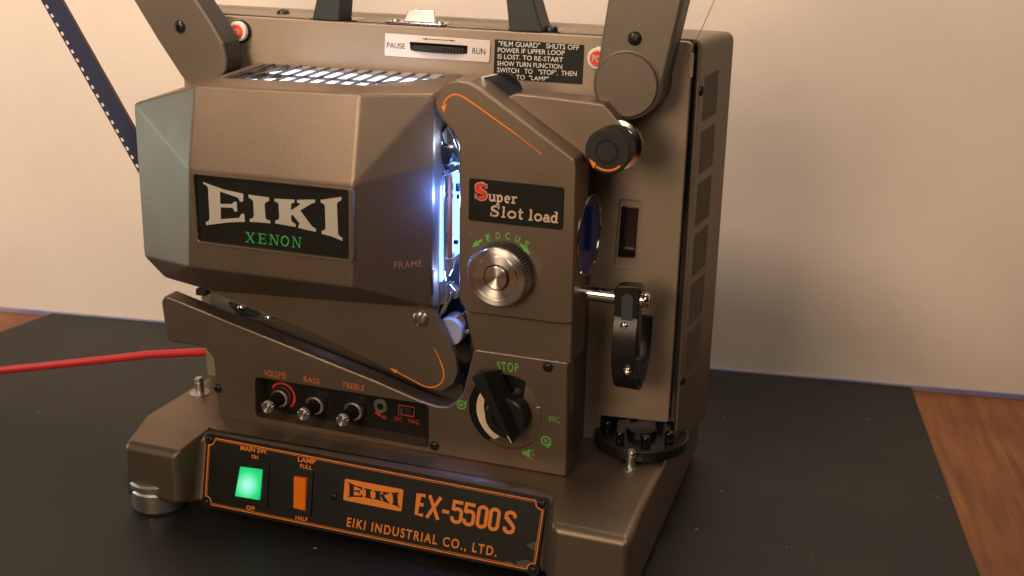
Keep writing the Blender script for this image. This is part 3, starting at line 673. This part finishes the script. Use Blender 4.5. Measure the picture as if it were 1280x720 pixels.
# lamp housing: faceted hood
fY_ = -35
q = [(8.3,201.3),(141.1,202.2),(144.4,275.9),(15.1,275.0)]
ta, te = [(14.8,332.3)][0], [(143.8,334.9)][0]
rr_ = [(-60.8,309.3),(-64.6,187.9),(-46.9,172.2)]
bot = [(-5.0,166.8),(91.6,173.0)]
pts = [(a, fY_, b_) for a, b_ in q]+[(ta[0], -20, ta[1]), (te[0], -19, te[1])]
pts += [(a, 10, b_) for a, b_ in rr_]+[(bot[0][0], 9, bot[0][1])]
pts += [(188.5, 6, 334), (190, -1, 286), (187, -1, 182), (186, 9, 178), (188.5, 64, 336), (190, 64, 286), (187, 64, 178)]
pts += [(24, -4, 335.5), (140, -3, 337.5), (168, 10, 338.5), (184, 40, 339), (184, 64, 339), (16, 64, 337), (-58, 64, 306), (-62, 64, 188), (-45, 64, 172)]
bm = bmesh.new()
for p in pts: bm.verts.new((Vector(p)-O)*MM)
bmesh.ops.convex_hull(bm, input=bm.verts)
bmesh.ops.dissolve_limit(bm, angle_limit=R(3), verts=bm.verts, edges=bm.edges)
bmesh.ops.recalc_face_normals(bm, faces=bm.faces)
me = bpy.data.meshes.new('lamp_housing'); bm.to_mesh(me); bm.free()
LH = link('lamp_housing', me, TAUPE, P, 4.0, 5, 7)
bq = [(18.2,272.4),(142.2,272.6),(140.6,222.4),(17.7,222.0)]
bz0 = grow(bq, 1.02)
vent = [(26, -1), (138, 1), (150, 13), (176, 42), (176, 60), (24, 60)]
cut(LH, [(FY(-35), rnd(bz0, 3, 4), -3.2, 6), (FZ(338), vent, -26, 8)])
rim('badge_frame', LH, TAUPE, FY(-35), rnd(grow(bq, 1.05), 3.5), rnd(grow(bq, .985), 2.5), -3.1, .9, .6)
EB = prism('badge', LH, PANEL, FY(-35), rnd(grow(bq, 1.0), 2.5), -3.1, -2.0, .3)
inked('badge_letters', EB, SILVER, FY(-35), fills=[[(24.9,266.5),(41.1,262.8),(57.3,261.1),(56.9,255.4),(54.3,255.1),(52.7,257.9),(38.3,261.0),(37.9,251.8),(47.7,252.8),(49.3,254.6),(51.6,254.6),(51.3,247.4),(49.2,247.4),(47.8,249.9),(37.9,249.3),(37.5,240.4),(52.6,243.1),(54.7,246.2),(57.0,246.6),(57.2,240.6),(43.9,238.8),(24.7,234.6),(24.6,237.1),(27.1,238.1),(28.1,240.3),(28.6,263.0),(27.2,264.3),(25.0,265.1)],
  [(61.4,261.0),(78.0,260.5),(77.8,258.1),(75.0,256.7),(74.0,255.0),(74.2,245.2),(75.0,244.2),(77.7,243.6),(77.9,241.7),(68.5,241.5),(61.2,241.0),(61.1,243.0),(63.6,244.0),(64.7,245.3),(65.0,256.2),(64.2,257.4),(61.5,258.8)],
  [(82.1,260.1),(97.8,261.0),(98.0,259.0),(95.2,257.7),(94.9,253.0),(102.3,257.9),(101.5,258.9),(100.0,258.9),(100.1,261.1),(114.3,262.7),(114.1,260.6),(111.1,259.3),(102.1,253.7),(110.9,243.1),(114.0,241.6),(113.7,239.4),(99.9,240.8),(100.3,243.1),(101.5,243.7),(96.0,249.9),(94.6,249.0),(94.9,245.0),(98.0,243.3),(97.9,241.2),(81.8,242.1),(81.7,244.0),(84.2,245.1),(85.2,246.3),(85.3,256.1),(84.6,257.7),(82.1,258.0)],
  [(118.5,262.9),(134.5,266.6),(134.4,264.3),(132.1,263.0),(130.9,261.3),(130.9,239.9),(132.2,238.4),(134.1,237.4),(134.1,235.2),(125.8,237.5),(118.1,238.5),(118.2,240.7),(120.2,241.4),(121.4,242.9),(121.6,258.8),(120.7,260.3),(118.4,261.1)]], d=-1.8)
xX = ([[(.1, 1), (.9, 0)]], [[(.1, 0), (.9, 1)], [(-.05, .96), (.35, .96)], [(.65, .96), (1.0, .96)], [(-.05, .04), (.35, .04)], [(.65, .04), (1.05, .04)]])
xE = ([[(.25, 1), (.25, 0)]], [[(0, .96), (.9, .96), (.9, .75)], [(0, .04), (.92, .04), (.95, .28)], [(.25, .5), (.7, .5)], [(.7, .38), (.7, .62)]])
xN = ([[(.15, 1), (.85, 0)]], [[(.15, 0), (.15, 1)], [(.85, 0), (.85, 1)], [(-.05, .96), (.3, .96)], [(.65, .96), (1.05, .96)], [(-.05, .04), (.35, .04)]])
xO = ([ar(.5, .5, .4, .45, 0, 360, 20)], [])
slab('xenon_letters', EB, XGREEN, FY(-35), *[(56.9,225.5),(101.4,226.4),(57.6,233.2)], [(0, .16, *xX), (.22, .38, *xE), (.43, .60, *xN), (.63, .79, *xO), (.84, 1.0, *xN)], 1.15, .65, -1.8)
# raised frame word low on the right facet
ff = None
# right facet plane through three hull points
A_ = Vector((q[1][0], -35, q[1][1])); B_ = Vector((q[2][0], -35, q[2][1])); C_ = Vector((187, -1, 182))
n_ = (B_-A_).cross(C_-A_).normalized()
if n_.y > 0: n_ = -n_
ex_ = Vector((0, 0, 1)).cross(n_)*-1; ex_ = ex_-n_*ex_.dot(n_); ex_.normalize()
if ex_.x < 0: ex_ = -ex_
ez_ = n_.cross(ex_); ez_ = ez_ if ez_.z > 0 else -ez_
FF = Fr(A_, ex_, ez_, n_)
text('frame_lettering', LH, plain("frame_ink", (.30, .17, .13, 1), .5), FF, "FRAME", (30, 11.8), (50, 11.8), (30, 16.8), .012, .35, 1.15)
# grille in the top opening
prism('grille_floor', LH, ALU, FZ(338), grow(vent, .995), -25.5, -24.5)
prism('lamp_glow_sheet', LH, VGLOW, FZ(338), [(34, 1), (137, 2), (150, 14), (174, 42), (174, 59), (48, 59), (40, 40), (60, 36), (62, 20)], -4.3, -3.5)  # added glowing sheet in place of lamp-lit surfaces under the slats
multi('inner_bracket', LH, plain("inner_metal", (.16, .16, .18, 1), .4, .8), [(FZ(338), [(x, y0), (x+7, y0), (x+11, y1), (x+9, y1)], -3.4, -3.0) for x, y0, y1 in ((64, 2, 14), (88, 28, 40), (110, 2, 12), (133, 28, 44), (148, 20, 30))])
parts_ = []
for i in range(13):
    x = 32+i*11.6
    y0 = -.6 if x < 138 else 1+(x-138)*1.1
    if x < 175: parts_.append((FX(x), [(y0, 335.2), (59.6, 336.6), (59.6, 337.9), (y0, 336.5)], -1.1, 1.1))
parts_.append((FZ(338), box(25, 25, 160, 27), -3.4, -1.9))
GR = multi('vent_grille', LH, plain("grille_metal", (.10, .095, .09, 1), .35, .8), parts_)

# film guard below the hood
gq = [(-9.3,167.9),(-0.5,170.1),(183.5,181.4),(187.8,169.6),(201.5,142.2),(202.7,130.3),(198.8,120.1),(190.5,113.9),(182.1,113.2),(169.2,116.6),(132.7,129.2),(90.2,142.9)]
GU = prism('film_guard', P, TAUPE, FY(8), rnd(gq, [2, 0, 0, 6, 10, 8, 8, 8, 8, 10, 0, 0]), -5, 0, 1.2, 3, 30)
screw(GU, FY(8), [(174.0,169.0)][0], 6.2, STEEL, slot=True, h=2.6)
q = [(184.3,147.3),(188.8,138.5),(191.6,130.8),(191.8,124.8),(189.6,120.1),(185.6,116.6),(180.7,115.1),(175.3,115.4),(164.4,119.5),(153.4,123.7)]
inked('guard_arrow', GU, ORANGE, FY(8), [(q[:2], .6), (q[1:], 1.0)], [[(147.9,125.9),(154.9,125.1),(152.2,122.0)]], d=.2)

# rear body with its front sheet, cover and side vents
bf = [(-54, 64.9), (296.5, 64.9), (296.5, 86), (349, 89), (350, 370.8), (-54, 370.8)]
BF = prism('body_front', P, TAN, FY(66), rnd(bf, [1, 1, 1, 2, 5, 6]), -5, 0, 1.0, 3)
win = [(304.0,258.0),(320.9,258.5),(319.1,205.7),(302.1,205.4)]
cut(BF, [(FY(66), rnd(win, 2.5), -3.2, 3)])
WN = prism('window', BF, TAN, FY(66), rnd(grow(win, 1.03), 2), -4.8, -3.3)
prism('window_glass', WN, GLOSS, FY(66), rnd([(305.4,252.0),(317.8,252.0),(316.9,214.3),(304.4,214.0)], 1), -3.4, -1.6, .4)
RC_V = []
f0 = rnd([(-57, 66), (354.6, 66), (354.6, 371.8), (-57, 371.8)], [1, 2, 7, 6], 5)
n = len(f0)
def cov(k, y, dx, dz):
    out_ = []
    for a, b_ in f0:
        s = (a-150)/205
        out_.append((a+dx*s, y, b_+(dz if b_ > 200 else 0)))
    return out_
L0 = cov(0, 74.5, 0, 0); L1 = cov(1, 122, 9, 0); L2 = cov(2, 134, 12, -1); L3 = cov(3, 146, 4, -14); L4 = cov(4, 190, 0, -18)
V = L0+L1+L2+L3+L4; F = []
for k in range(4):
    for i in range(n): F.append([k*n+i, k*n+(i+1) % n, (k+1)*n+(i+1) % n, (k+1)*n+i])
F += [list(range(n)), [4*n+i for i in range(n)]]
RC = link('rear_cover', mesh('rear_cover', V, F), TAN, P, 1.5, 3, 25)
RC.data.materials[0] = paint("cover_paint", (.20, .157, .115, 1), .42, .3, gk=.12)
prism('seal_gap', RC, GLOSS, FY(74.5), rnd([(-55, 66), (352.4, 66), (352.4, 371.2), (-55, 371.2)], [1, 1, 6, 5]), .3, 3.2)
# side vents: panels on the flared side
def side(y, z): # point on the flared side plane
    k = (y-74.5)/(122-74.5)
    return Vector((354.6+9*k, y, z))
sn = Vector((47.5, -9, 0)).normalized()
sa_ = Vector((9, 47.5, 0)).normalized()
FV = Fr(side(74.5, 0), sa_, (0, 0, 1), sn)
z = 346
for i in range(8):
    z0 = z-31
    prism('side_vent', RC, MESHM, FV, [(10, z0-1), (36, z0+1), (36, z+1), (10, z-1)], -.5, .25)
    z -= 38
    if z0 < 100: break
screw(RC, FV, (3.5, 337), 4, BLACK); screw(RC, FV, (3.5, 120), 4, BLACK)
prism('hinge_slot', BF, TAN, FY(66), rnd([(348.2,363.5),(351.5,363.4),(351.4,347.1),(348.2,346.9)], 1), 0, .9, .3)

# top of the body: groove strip, screws, latch, handle
prism('top_seam', RC, GLOSS, FZ(371.8), box(-40, 110, 330, 111), -.4, .12)
for c in [(24.7,90.1),(245.7,80.3)]: screw(RC, FZ(371.8), c, 5, BLACK, h=3.2)
lt = [(145.6,80.7)][0]
LT = prism('latch', P, CHROME, FZ(371.5), rnd([(lt[0]-24, 68), (lt[0]+22, 68), (lt[0]+22, 84), (lt[0]-24, 84)], 2), 0, 1.5, .4)
prism('latch_clip', LT, CHROME, Fr((0, 78, 372), (1, 0, 0), (0, .35, 1), (0, -1, .35)), rnd([(lt[0]-13, 0), (lt[0]+12, 0), (lt[0]+10.5, 8.6), (lt[0]-10, 8.6)], [0, 0, 2, 2]), -1.2, 1.2, .5)
screw(LT, FZ(373), (lt[0]-18.5, 76), 3, STEEL); screw(LT, FZ(373), (lt[0]+17, 76), 3, STEEL)
hp = [(61.7,371.0),(66.1,385.8),(71.3,403.3),(91.0,422.0),(220.4,419.5),(229.3,409.1),(236.1,393.2),(243.5,371.2),(218.6,370.4),(216.0,392.3),(209.9,401.9),(196.7,407.9),(103.6,412.9),(88.1,398.2),(86.2,386.7),(84.4,371.0)]
HD = prism('carry_handle', P, BLACK, FY(67.5), hp, -22, 0, 1.5, 3, 40)
HD.data.materials[0] = plain("handle_plastic", (.022, .026, .022, 1), .5)
for x in (hp[0][0]-4, hp[8][0]-3):
    prism('handle_slot', RC, GLOSS, FZ(371.8), box(x, 72.5, x+38, 92), -.3, .1)

# labels on the body front
PR = prism('speed_plate', P, plain("cream_plate", (.66, .58, .52, 1), .4), FY(66), rnd([(123.2,364.9),(205.5,363.9),(204.6,348.4),(122.2,348.3)], 1), 0, .8, .25)
def tB(par, s, q, mat, bold=0, d=.2, sp=1): return text('lettering', par, mat, FY(66), s, q[0], q[1], q[2], bold, d, sp)
tB(PR, "PAUSE", [(124.4,354.4),(138.9,354.3),(124.6,358.2)], BLACKM, 0, 1.0)
tB(PR, "RUN", [(191.8,354.0),(201.6,353.9),(191.9,358.2)], BLACKM, 0, 1.0)
q = [(152.8,362.4),(178.6,362.3),(158.2,362.9),(173.4,362.5)]
inked('direction_arrow', PR, BLACKM, FY(66), [([q[0], q[1]], .5)], [[(152.6,362.4),(156.4,363.0),(156.4,361.7)], [(179.0,362.3),(175.1,363.0),(175.1,361.7)]], d=1.0)
sw = [(142.9,359.7),(188.1,359.4),(187.9,354.3),(143.2,354.7)]
SWG = prism('speed_slot', P, GLOSS, FY(66), sw, .2, 1.1)
wc = ((sw[0][0]+sw[1][0])/2, (sw[0][1]+sw[2][1])/2)
wv = []
wf = Fr((wc[0], 0, wc[1]-1.5), (1, 0, 0), (0, 1, 0), (0, 0, 1))
lathe('speed_wheel', SWG, BLACKM, wf, (0, 120.6), [(59.5, -2.2), (60, -1.8), (60, 1.6), (59.5, 2.0)], 480, .014, 160)
LB = prism('warning_label', P, PANEL, FY(66), [(208.7,365.0),(274.6,364.7),(274.0,337.4),(207.8,337.5)], 0, .5)
for s, q in (('"FILM GUARD"   SHUTS OFF', [(211.5,360.6),(271.0,361.0),(211.6,364.0)]), ('POWER IF UPPER LOOP', [(211.0,356.1),(260.6,356.8),(211.1,359.3)]),
             ('IS LOST. TO RE-START', [(211.0,351.6),(259.6,352.0),(211.1,354.8)]), ('SHOW TURN FUNCTION', [(210.7,346.8),(259.1,347.2),(210.8,350.0)]),
             ('SWITCH   TO   "STOP".  THEN', [(210.7,342.0),(269.8,342.9),(210.8,345.3)]), ('BACK  TO  "LAMP"', [(210.2,337.8),(249.3,338.0),(210.4,340.9)])):
    tB(LB, s, q, WHITEINK, .004, .7)
for (c, txt) in (([(1.3,360.1)][0], 1), ([(285.8,356.6)][0], 0)):
    pb = lathe('push_button', P, WHITEP, FY(66), c, [(7.6, 0), (7.6, 5.2), (7.0, 6), (5.4, 6.1), (5.2, 5.4)], 36)
    lathe('button_ring', pb, GLOSS, FY(66), (c[0]+.6, c[1]-.2), [(8.6, 0), (8.6, 2.2), (7.7, 2.4)], 36)
    lathe('button_face', pb, REDP, FY(66), c, [(5.3, 4), (5.3, 6.4), (5.0, 6.7)], 32)
    text('lettering', pb, CREAM, FY(66), "PUSH" if False else "PO", (c[0]-3.4, c[1]-1.6), (c[0]+2.6, c[1]-2.2), (c[0]-3.4, c[1]+2.6), .02, 6.9)

# reel arms
ra = [(300.3,402.3),(290.0,341.5),(292.6,332.0),(300.6,325.1),(315.5,323.0),(327.8,329.3),(335.8,339.9),(340.3,355.3),(347.9,404.3)]
AY = 30
armR = [(315.6+23.2*math.cos(R(a)), 345.3+23.2*math.sin(R(a))) for a in range(185, 372, 8)]
aTop = [(349.2,416.1),(297.6,414.2)]
RA = prism('reel_arm', P, GREIGE, FY(AY), armR+[(350.5, 412), (366, 500), (362, 506), (318, 506), (313, 500), (301.5, 412)], -4, 0, 1.6, 3, 30)
lathe('pivot_cap', RA, GREIGE, FY(AY), [(314.8,345.3)][0], [(22.6, 0), (22.6, .6), (21.6, .9), (21.2, 2.2), (20.4, 3.0), (.05, 3.2)], 72, sharp=30)
screw(RA, FY(AY), [(318.8,375.7)][0], 4.6, BLACK)
BLKS = plain("arm_edge", (.02, .018, .016, 1), .45)
prism('arm_back', RA, BLKS, FY(AY+4.2), armR+[(350.5, 412), (366, 500), (362, 506), (318, 506), (313, 500), (301.5, 412)], -26, 0, 1)
la = [(-115.0,457.2),(-67.4,383.2),(-49.1,354.8),(-30.4,328.4),(-26.8,324.7),(-22.4,322.4),(-16.5,322.0),(-5.8,324.4),(2.4,328.3),(8.1,335.3),(9.4,343.2),(7.1,355.1),(-1.9,369.9),(-13.4,385.6),(-66.4,458.0)]
LAF = prism('reel_arm', P, GREIGE, FY(30), rnd(la, [0, 0, 0, 4, 3, 3, 3, 3, 3, 4, 6, 5, 0, 0, 0]), -3.5, 0, 1.2, 3, 30)
prism('arm_back', LAF, BLKS, FY(33.6), rnd(la, [0, 0, 0, 4, 3, 3, 3, 3, 3, 4, 6, 5, 0, 0, 0]), -20, 0, .8, 2, 30)
screw(LAF, FY(30), [(-28.2,365.7)][0], 4.6, BLACK)

# tilt wheel under the body
TWL = lathe('tilt_wheel', P, BLACK, FZ(66), (328, 72), [(30, 1), (35, 1.5), (35.5, 3), (35.5, 9), (34.5, 10), (31, 10), (30.5, 8), (12, 8), (11, 13), (.05, 13.5)], 64)
for i in range(8):
    a = R(20+45*i); lathe('grip_peg', TWL, GLOSS, FZ(66), (328+26*math.cos(a), 72+26*math.sin(a)), [(3.4, 5), (3.4, 17), (2.6, 18.2), (.05, 18.2)], 18)

# light channel between hood and focus unit
BLUEST = plain("bright_steel", (.72, .76, .82, 1), .18, 1)
AP = prism('aperture_plate', P, BLUEST, FY(12), [(186.2,300.7),(190.4,301.0),(192.0,273.4),(191.4,205.5),(193.8,186.3),(186.1,169.2),(182.9,168.8),(184.6,204.7)], -30, 0, .8)
prism('side_rail', P, BLUEST, FY(20), [(188.6,271.2),(191.0,271.4),(191.9,206.2),(190.5,195.6),(188.0,196.5)], -20, 0, .6)
FG = prism('gate_film', P, plain("film_edge", (.22, .05, .02, 1), .35), FY(14), [(193.5,274.8),(195.4,274.9),(195.3,216.3),(192.5,215.9)], -3, 0, .2)
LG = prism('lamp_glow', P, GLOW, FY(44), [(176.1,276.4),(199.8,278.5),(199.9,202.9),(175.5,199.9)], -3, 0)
prism('channel_back', P, plain("channel_metal", (.10, .10, .115, 1), .3, .7), FY(48), [(150, 90), (280, 90), (280, 330), (150, 330)], -4, 0)
rng = random.Random(3)
GX0, GX1 = [(192.6,255.8)][0][0], [(197.5,256.3)][0][0]
bits = []
for i in range(8):
    u = GX0+rng.random()*(GX1-GX0); zz = 222+rng.random()*62; s = .8+rng.random()*2.2
    bits.append((FY(22+rng.random()*12), box(u, zz, u+s, zz+s*(.6+rng.random()*2)), -3, 0))
DSTEEL = plain("dark_steel", (.12, .14, .22, 1), .2, 1)
for b_ in bits: prism('gate_fitting', P, DSTEEL, *b_, .2)
prism('glow_streak', P, plain('streak_glow', (.5, .6, 1, 1), .5, emis=(.22, .42, 1.0, 1), es=2.2), FY(10), [(188.5,269.5),(190.5,269.7),(190.0,198.7),(187.9,198.4)], -.5, .1)  # added glowing strip standing in for lamp light on the gate plates
bits = []
for pg in ([(180.7,300.9),(184.8,301.8),(186.0,296.3),(183.9,288.6),(181.3,292.1)], [(188.0,277.8),(198.4,283.2),(203.1,286.1),(202.7,281.0),(197.1,278.6),(191.7,276.0)], [(189.9,306.2),(194.4,311.5),(198.5,304.4),(202.5,293.6),(201.8,286.0),(197.2,296.9),(191.9,299.5)]):
    bits.append((FY(12), pg, -12, 0))
multi('chrome_guides', P, BLUEST, bits, .5)
multi('dark_guides', P, GLOSS, [(FY(14), [(187.8,306.9),(192.7,309.2),(196.4,302.6),(193.7,297.4),(189.0,298.3)], -14, 0), (FY(9), [(191.8,298.3),(197.8,297.5),(198.4,290.7),(194.6,284.7),(191.4,285.7)], -6, 0)], .5)
GA = prism('gate_block', P, BLUEST, FY(14), [(186.4,214.6),(197.2,216.2),(197.5,208.7),(193.8,201.3),(186.1,202.2)], -18, 0, .7)
multi('gate_lever', P, BLUEST, [(FY(12), [(184.5,168.4),(186.9,180.5),(192.5,182.5),(196.0,190.9),(196.6,186.4),(191.2,175.5)], -2, 0), (FY(16), [(193.5,195.4),(199.2,190.0),(199.2,184.6),(195.3,184.1),(192.2,189.1)], -8, 0),
      (FY(18), [(195.9,167.5),(201.5,172.6),(204.6,168.4),(205.7,164.6),(202.2,161.5),(197.5,163.5)], -8, 0), (FY(18), [(203.0,159.6),(207.7,161.0),(208.2,157.6),(203.8,157.6)], -6, 0)], .6)
rl = [(193.2,158.1)][0]
lathe('film_roller', P, ROLLER, FY(16), rl, [(10.5, -16), (10.5, 0), (10, .8), (.05, .8)], 48)
lathe('sprocket', P, GLOSS, FY(26), [(203.8,164.2)][0], [(9, -14), (9, 0), (4, .5), (.05, .5)], 32, .12, 12)
multi('frame_tab', P, BLACKM, [(FY(-2), [(184.7,201.6),(188.1,210.2),(188.3,192.2),(185.1,191.1)], -3, 0)], .3)
# rail and parts seen through the lower slot
multi('slot_rail', P, ALU, [(FY(36), [(-23.6,163.4),(4.1,158.2),(123.0,124.1),(122.4,103.7),(2.1,131.2),(-25.5,141.2)], -3, 0)], .5)
q = [(310, 392), (335, 403), (372, 418), (398, 430)]
multi('slot_rollers', P, BLACKM, [(FY(30), [(-5.3,149.4),(19.9,144.0),(28.3,139.7),(3.7,142.5)], -10, 0), (FY(30), [(36.9,138.9),(53.9,135.2),(55.0,129.9),(38.0,133.6)], -10, 0), (FY(30), [(66.5,132.2),(77.7,129.8),(80.3,125.5),(69.1,127.2)], -10, 0), (FY(30), [(-33.6,158.0),(-24.0,157.2),(-25.1,152.3),(-34.1,152.4)], -10, 0)], .8)
multi('slot_rollers', P, WHITEP, [(FY(28), [(96.8,128.0),(106.5,128.7),(113.2,125.1),(111.7,121.5),(103.4,120.2)], -10, 0), (FY(28), [(114.5,123.3),(118.7,123.9),(124.0,119.3),(126.5,113.0),(121.1,114.9)], -10, 0)], .8)
for uv in [(8.2,147.2),(32.5,141.7),(45.2,138.1),(62.1,133.7),(87.1,127.9),(119.2,119.3)]:
    lathe('slot_pin', P, CHROME, FY(28), uv, [(2.4, -8), (2.4, 0), (1.5, .6)], 16)

# light of the running lamp inside the hood and the gate
def plight(name, loc, power, col, rad=6):
    l = bpy.data.lights.new(name, 'POINT'); l.energy = power; l.color = col; l.shadow_soft_size = rad*MM
    o = bpy.data.objects.new(name, l); scene.collection.objects.link(o); o.location = Vector(loc)*MM; return o
plight("gate_light", (200, 0, 262), .15, (.10, .24, 1.0), 4)
plight("slot_light", (95, 27, 168), .012, (.35, .48, 1.0), 2)
plight("gate_light_top", (203, 2, 300), .03, (.4, .6, 1.0), 3)
plight("gate_light_low", (200, 14, 200), .07, (.25, .38, 1.0), 4)

# ------------------------------------------------------------------ film strip, cable, thread
O = Vector((0, 0, 0))
m, t, b = nodes("film_base"); b.inputs['Base Color'].default_value = (.035, .038, .075, 1); b.inputs['Roughness'].default_value = .25
co = obco(t)
FILMM = m
fs = [(-74.7,257.3),(-155.7,396.8)]
FT = thing('film_strip', 'dark perforated cine film strip running down behind the projector hood', 'film strip', (fs[0][0], 30, fs[0][1]))
d_ = Vector((fs[1][0]-fs[0][0], 0, fs[1][1]-fs[0][1])); L_ = d_.length; d_.normalize()
s0 = Vector((fs[0][0], 22, fs[0][1]))-d_*30
nrm = Vector((-d_.z, 0, d_.x))
bx_ = Vector((.62, .78, 0)); bx_ = (bx_-d_*bx_.dot(d_)).normalized()
fr_ = Fr(s0, d_, bx_, d_.cross(bx_).normalized())
prism('film_base', FT, FILMM, fr_, box(0, 2.6, L_+60, 16), -.08, .08)
prism('film_base', FT, FILMM, fr_, box(0, 0, L_+60, .9), -.08, .08)
parts_ = []
x = 0
while x < L_+58:
    parts_.append((fr_, box(x, .9, x+4.7, 2.6), -.08, .08)); x += 7.62
multi('perforation_web', FT, FILMM, parts_)
prism('sound_track', FT, plain("film_brown", (.09, .045, .03, 1), .3), fr_, box(0, 14.2, L_+60, 15.6), -.12, .12)

O = Vector((0, 0, 0))
cp = [(-57.4,84.2),(-146.7,65.2),(-284.8,31.7),(-344.2,16.6)]
o = tube('power_cable', None, REDC, [(cp[0][0]+14, 74, cp[0][1]+.5), (cp[0][0], 70, cp[0][1]), (cp[1][0]+30, 70, cp[1][1]+7.5), (cp[1][0], 70, cp[1][1]), (cp[2][0], 70, cp[2][1]), (cp[3][0]-40, 68, 12), (-520, 60, 3.4), (-700, 30, 3.2)], 3.5, 16)
tagt(o, 'red power cable running out to the left from behind the projector', 'cable')
th = [(366.4,407.5),(363.3,399.2),(357.4,383.4),(352.3,371.7),(347.9,364.0),(343.5,356.3)]
o = tube('thread', None, plain("grey_thread", (.42, .33, .27, 1), .6), [(a, 62, b_) for a, b_ in th], .28, 6)
tagt(o, 'thin loose thread hanging over the upper right corner of the projector', 'thread')
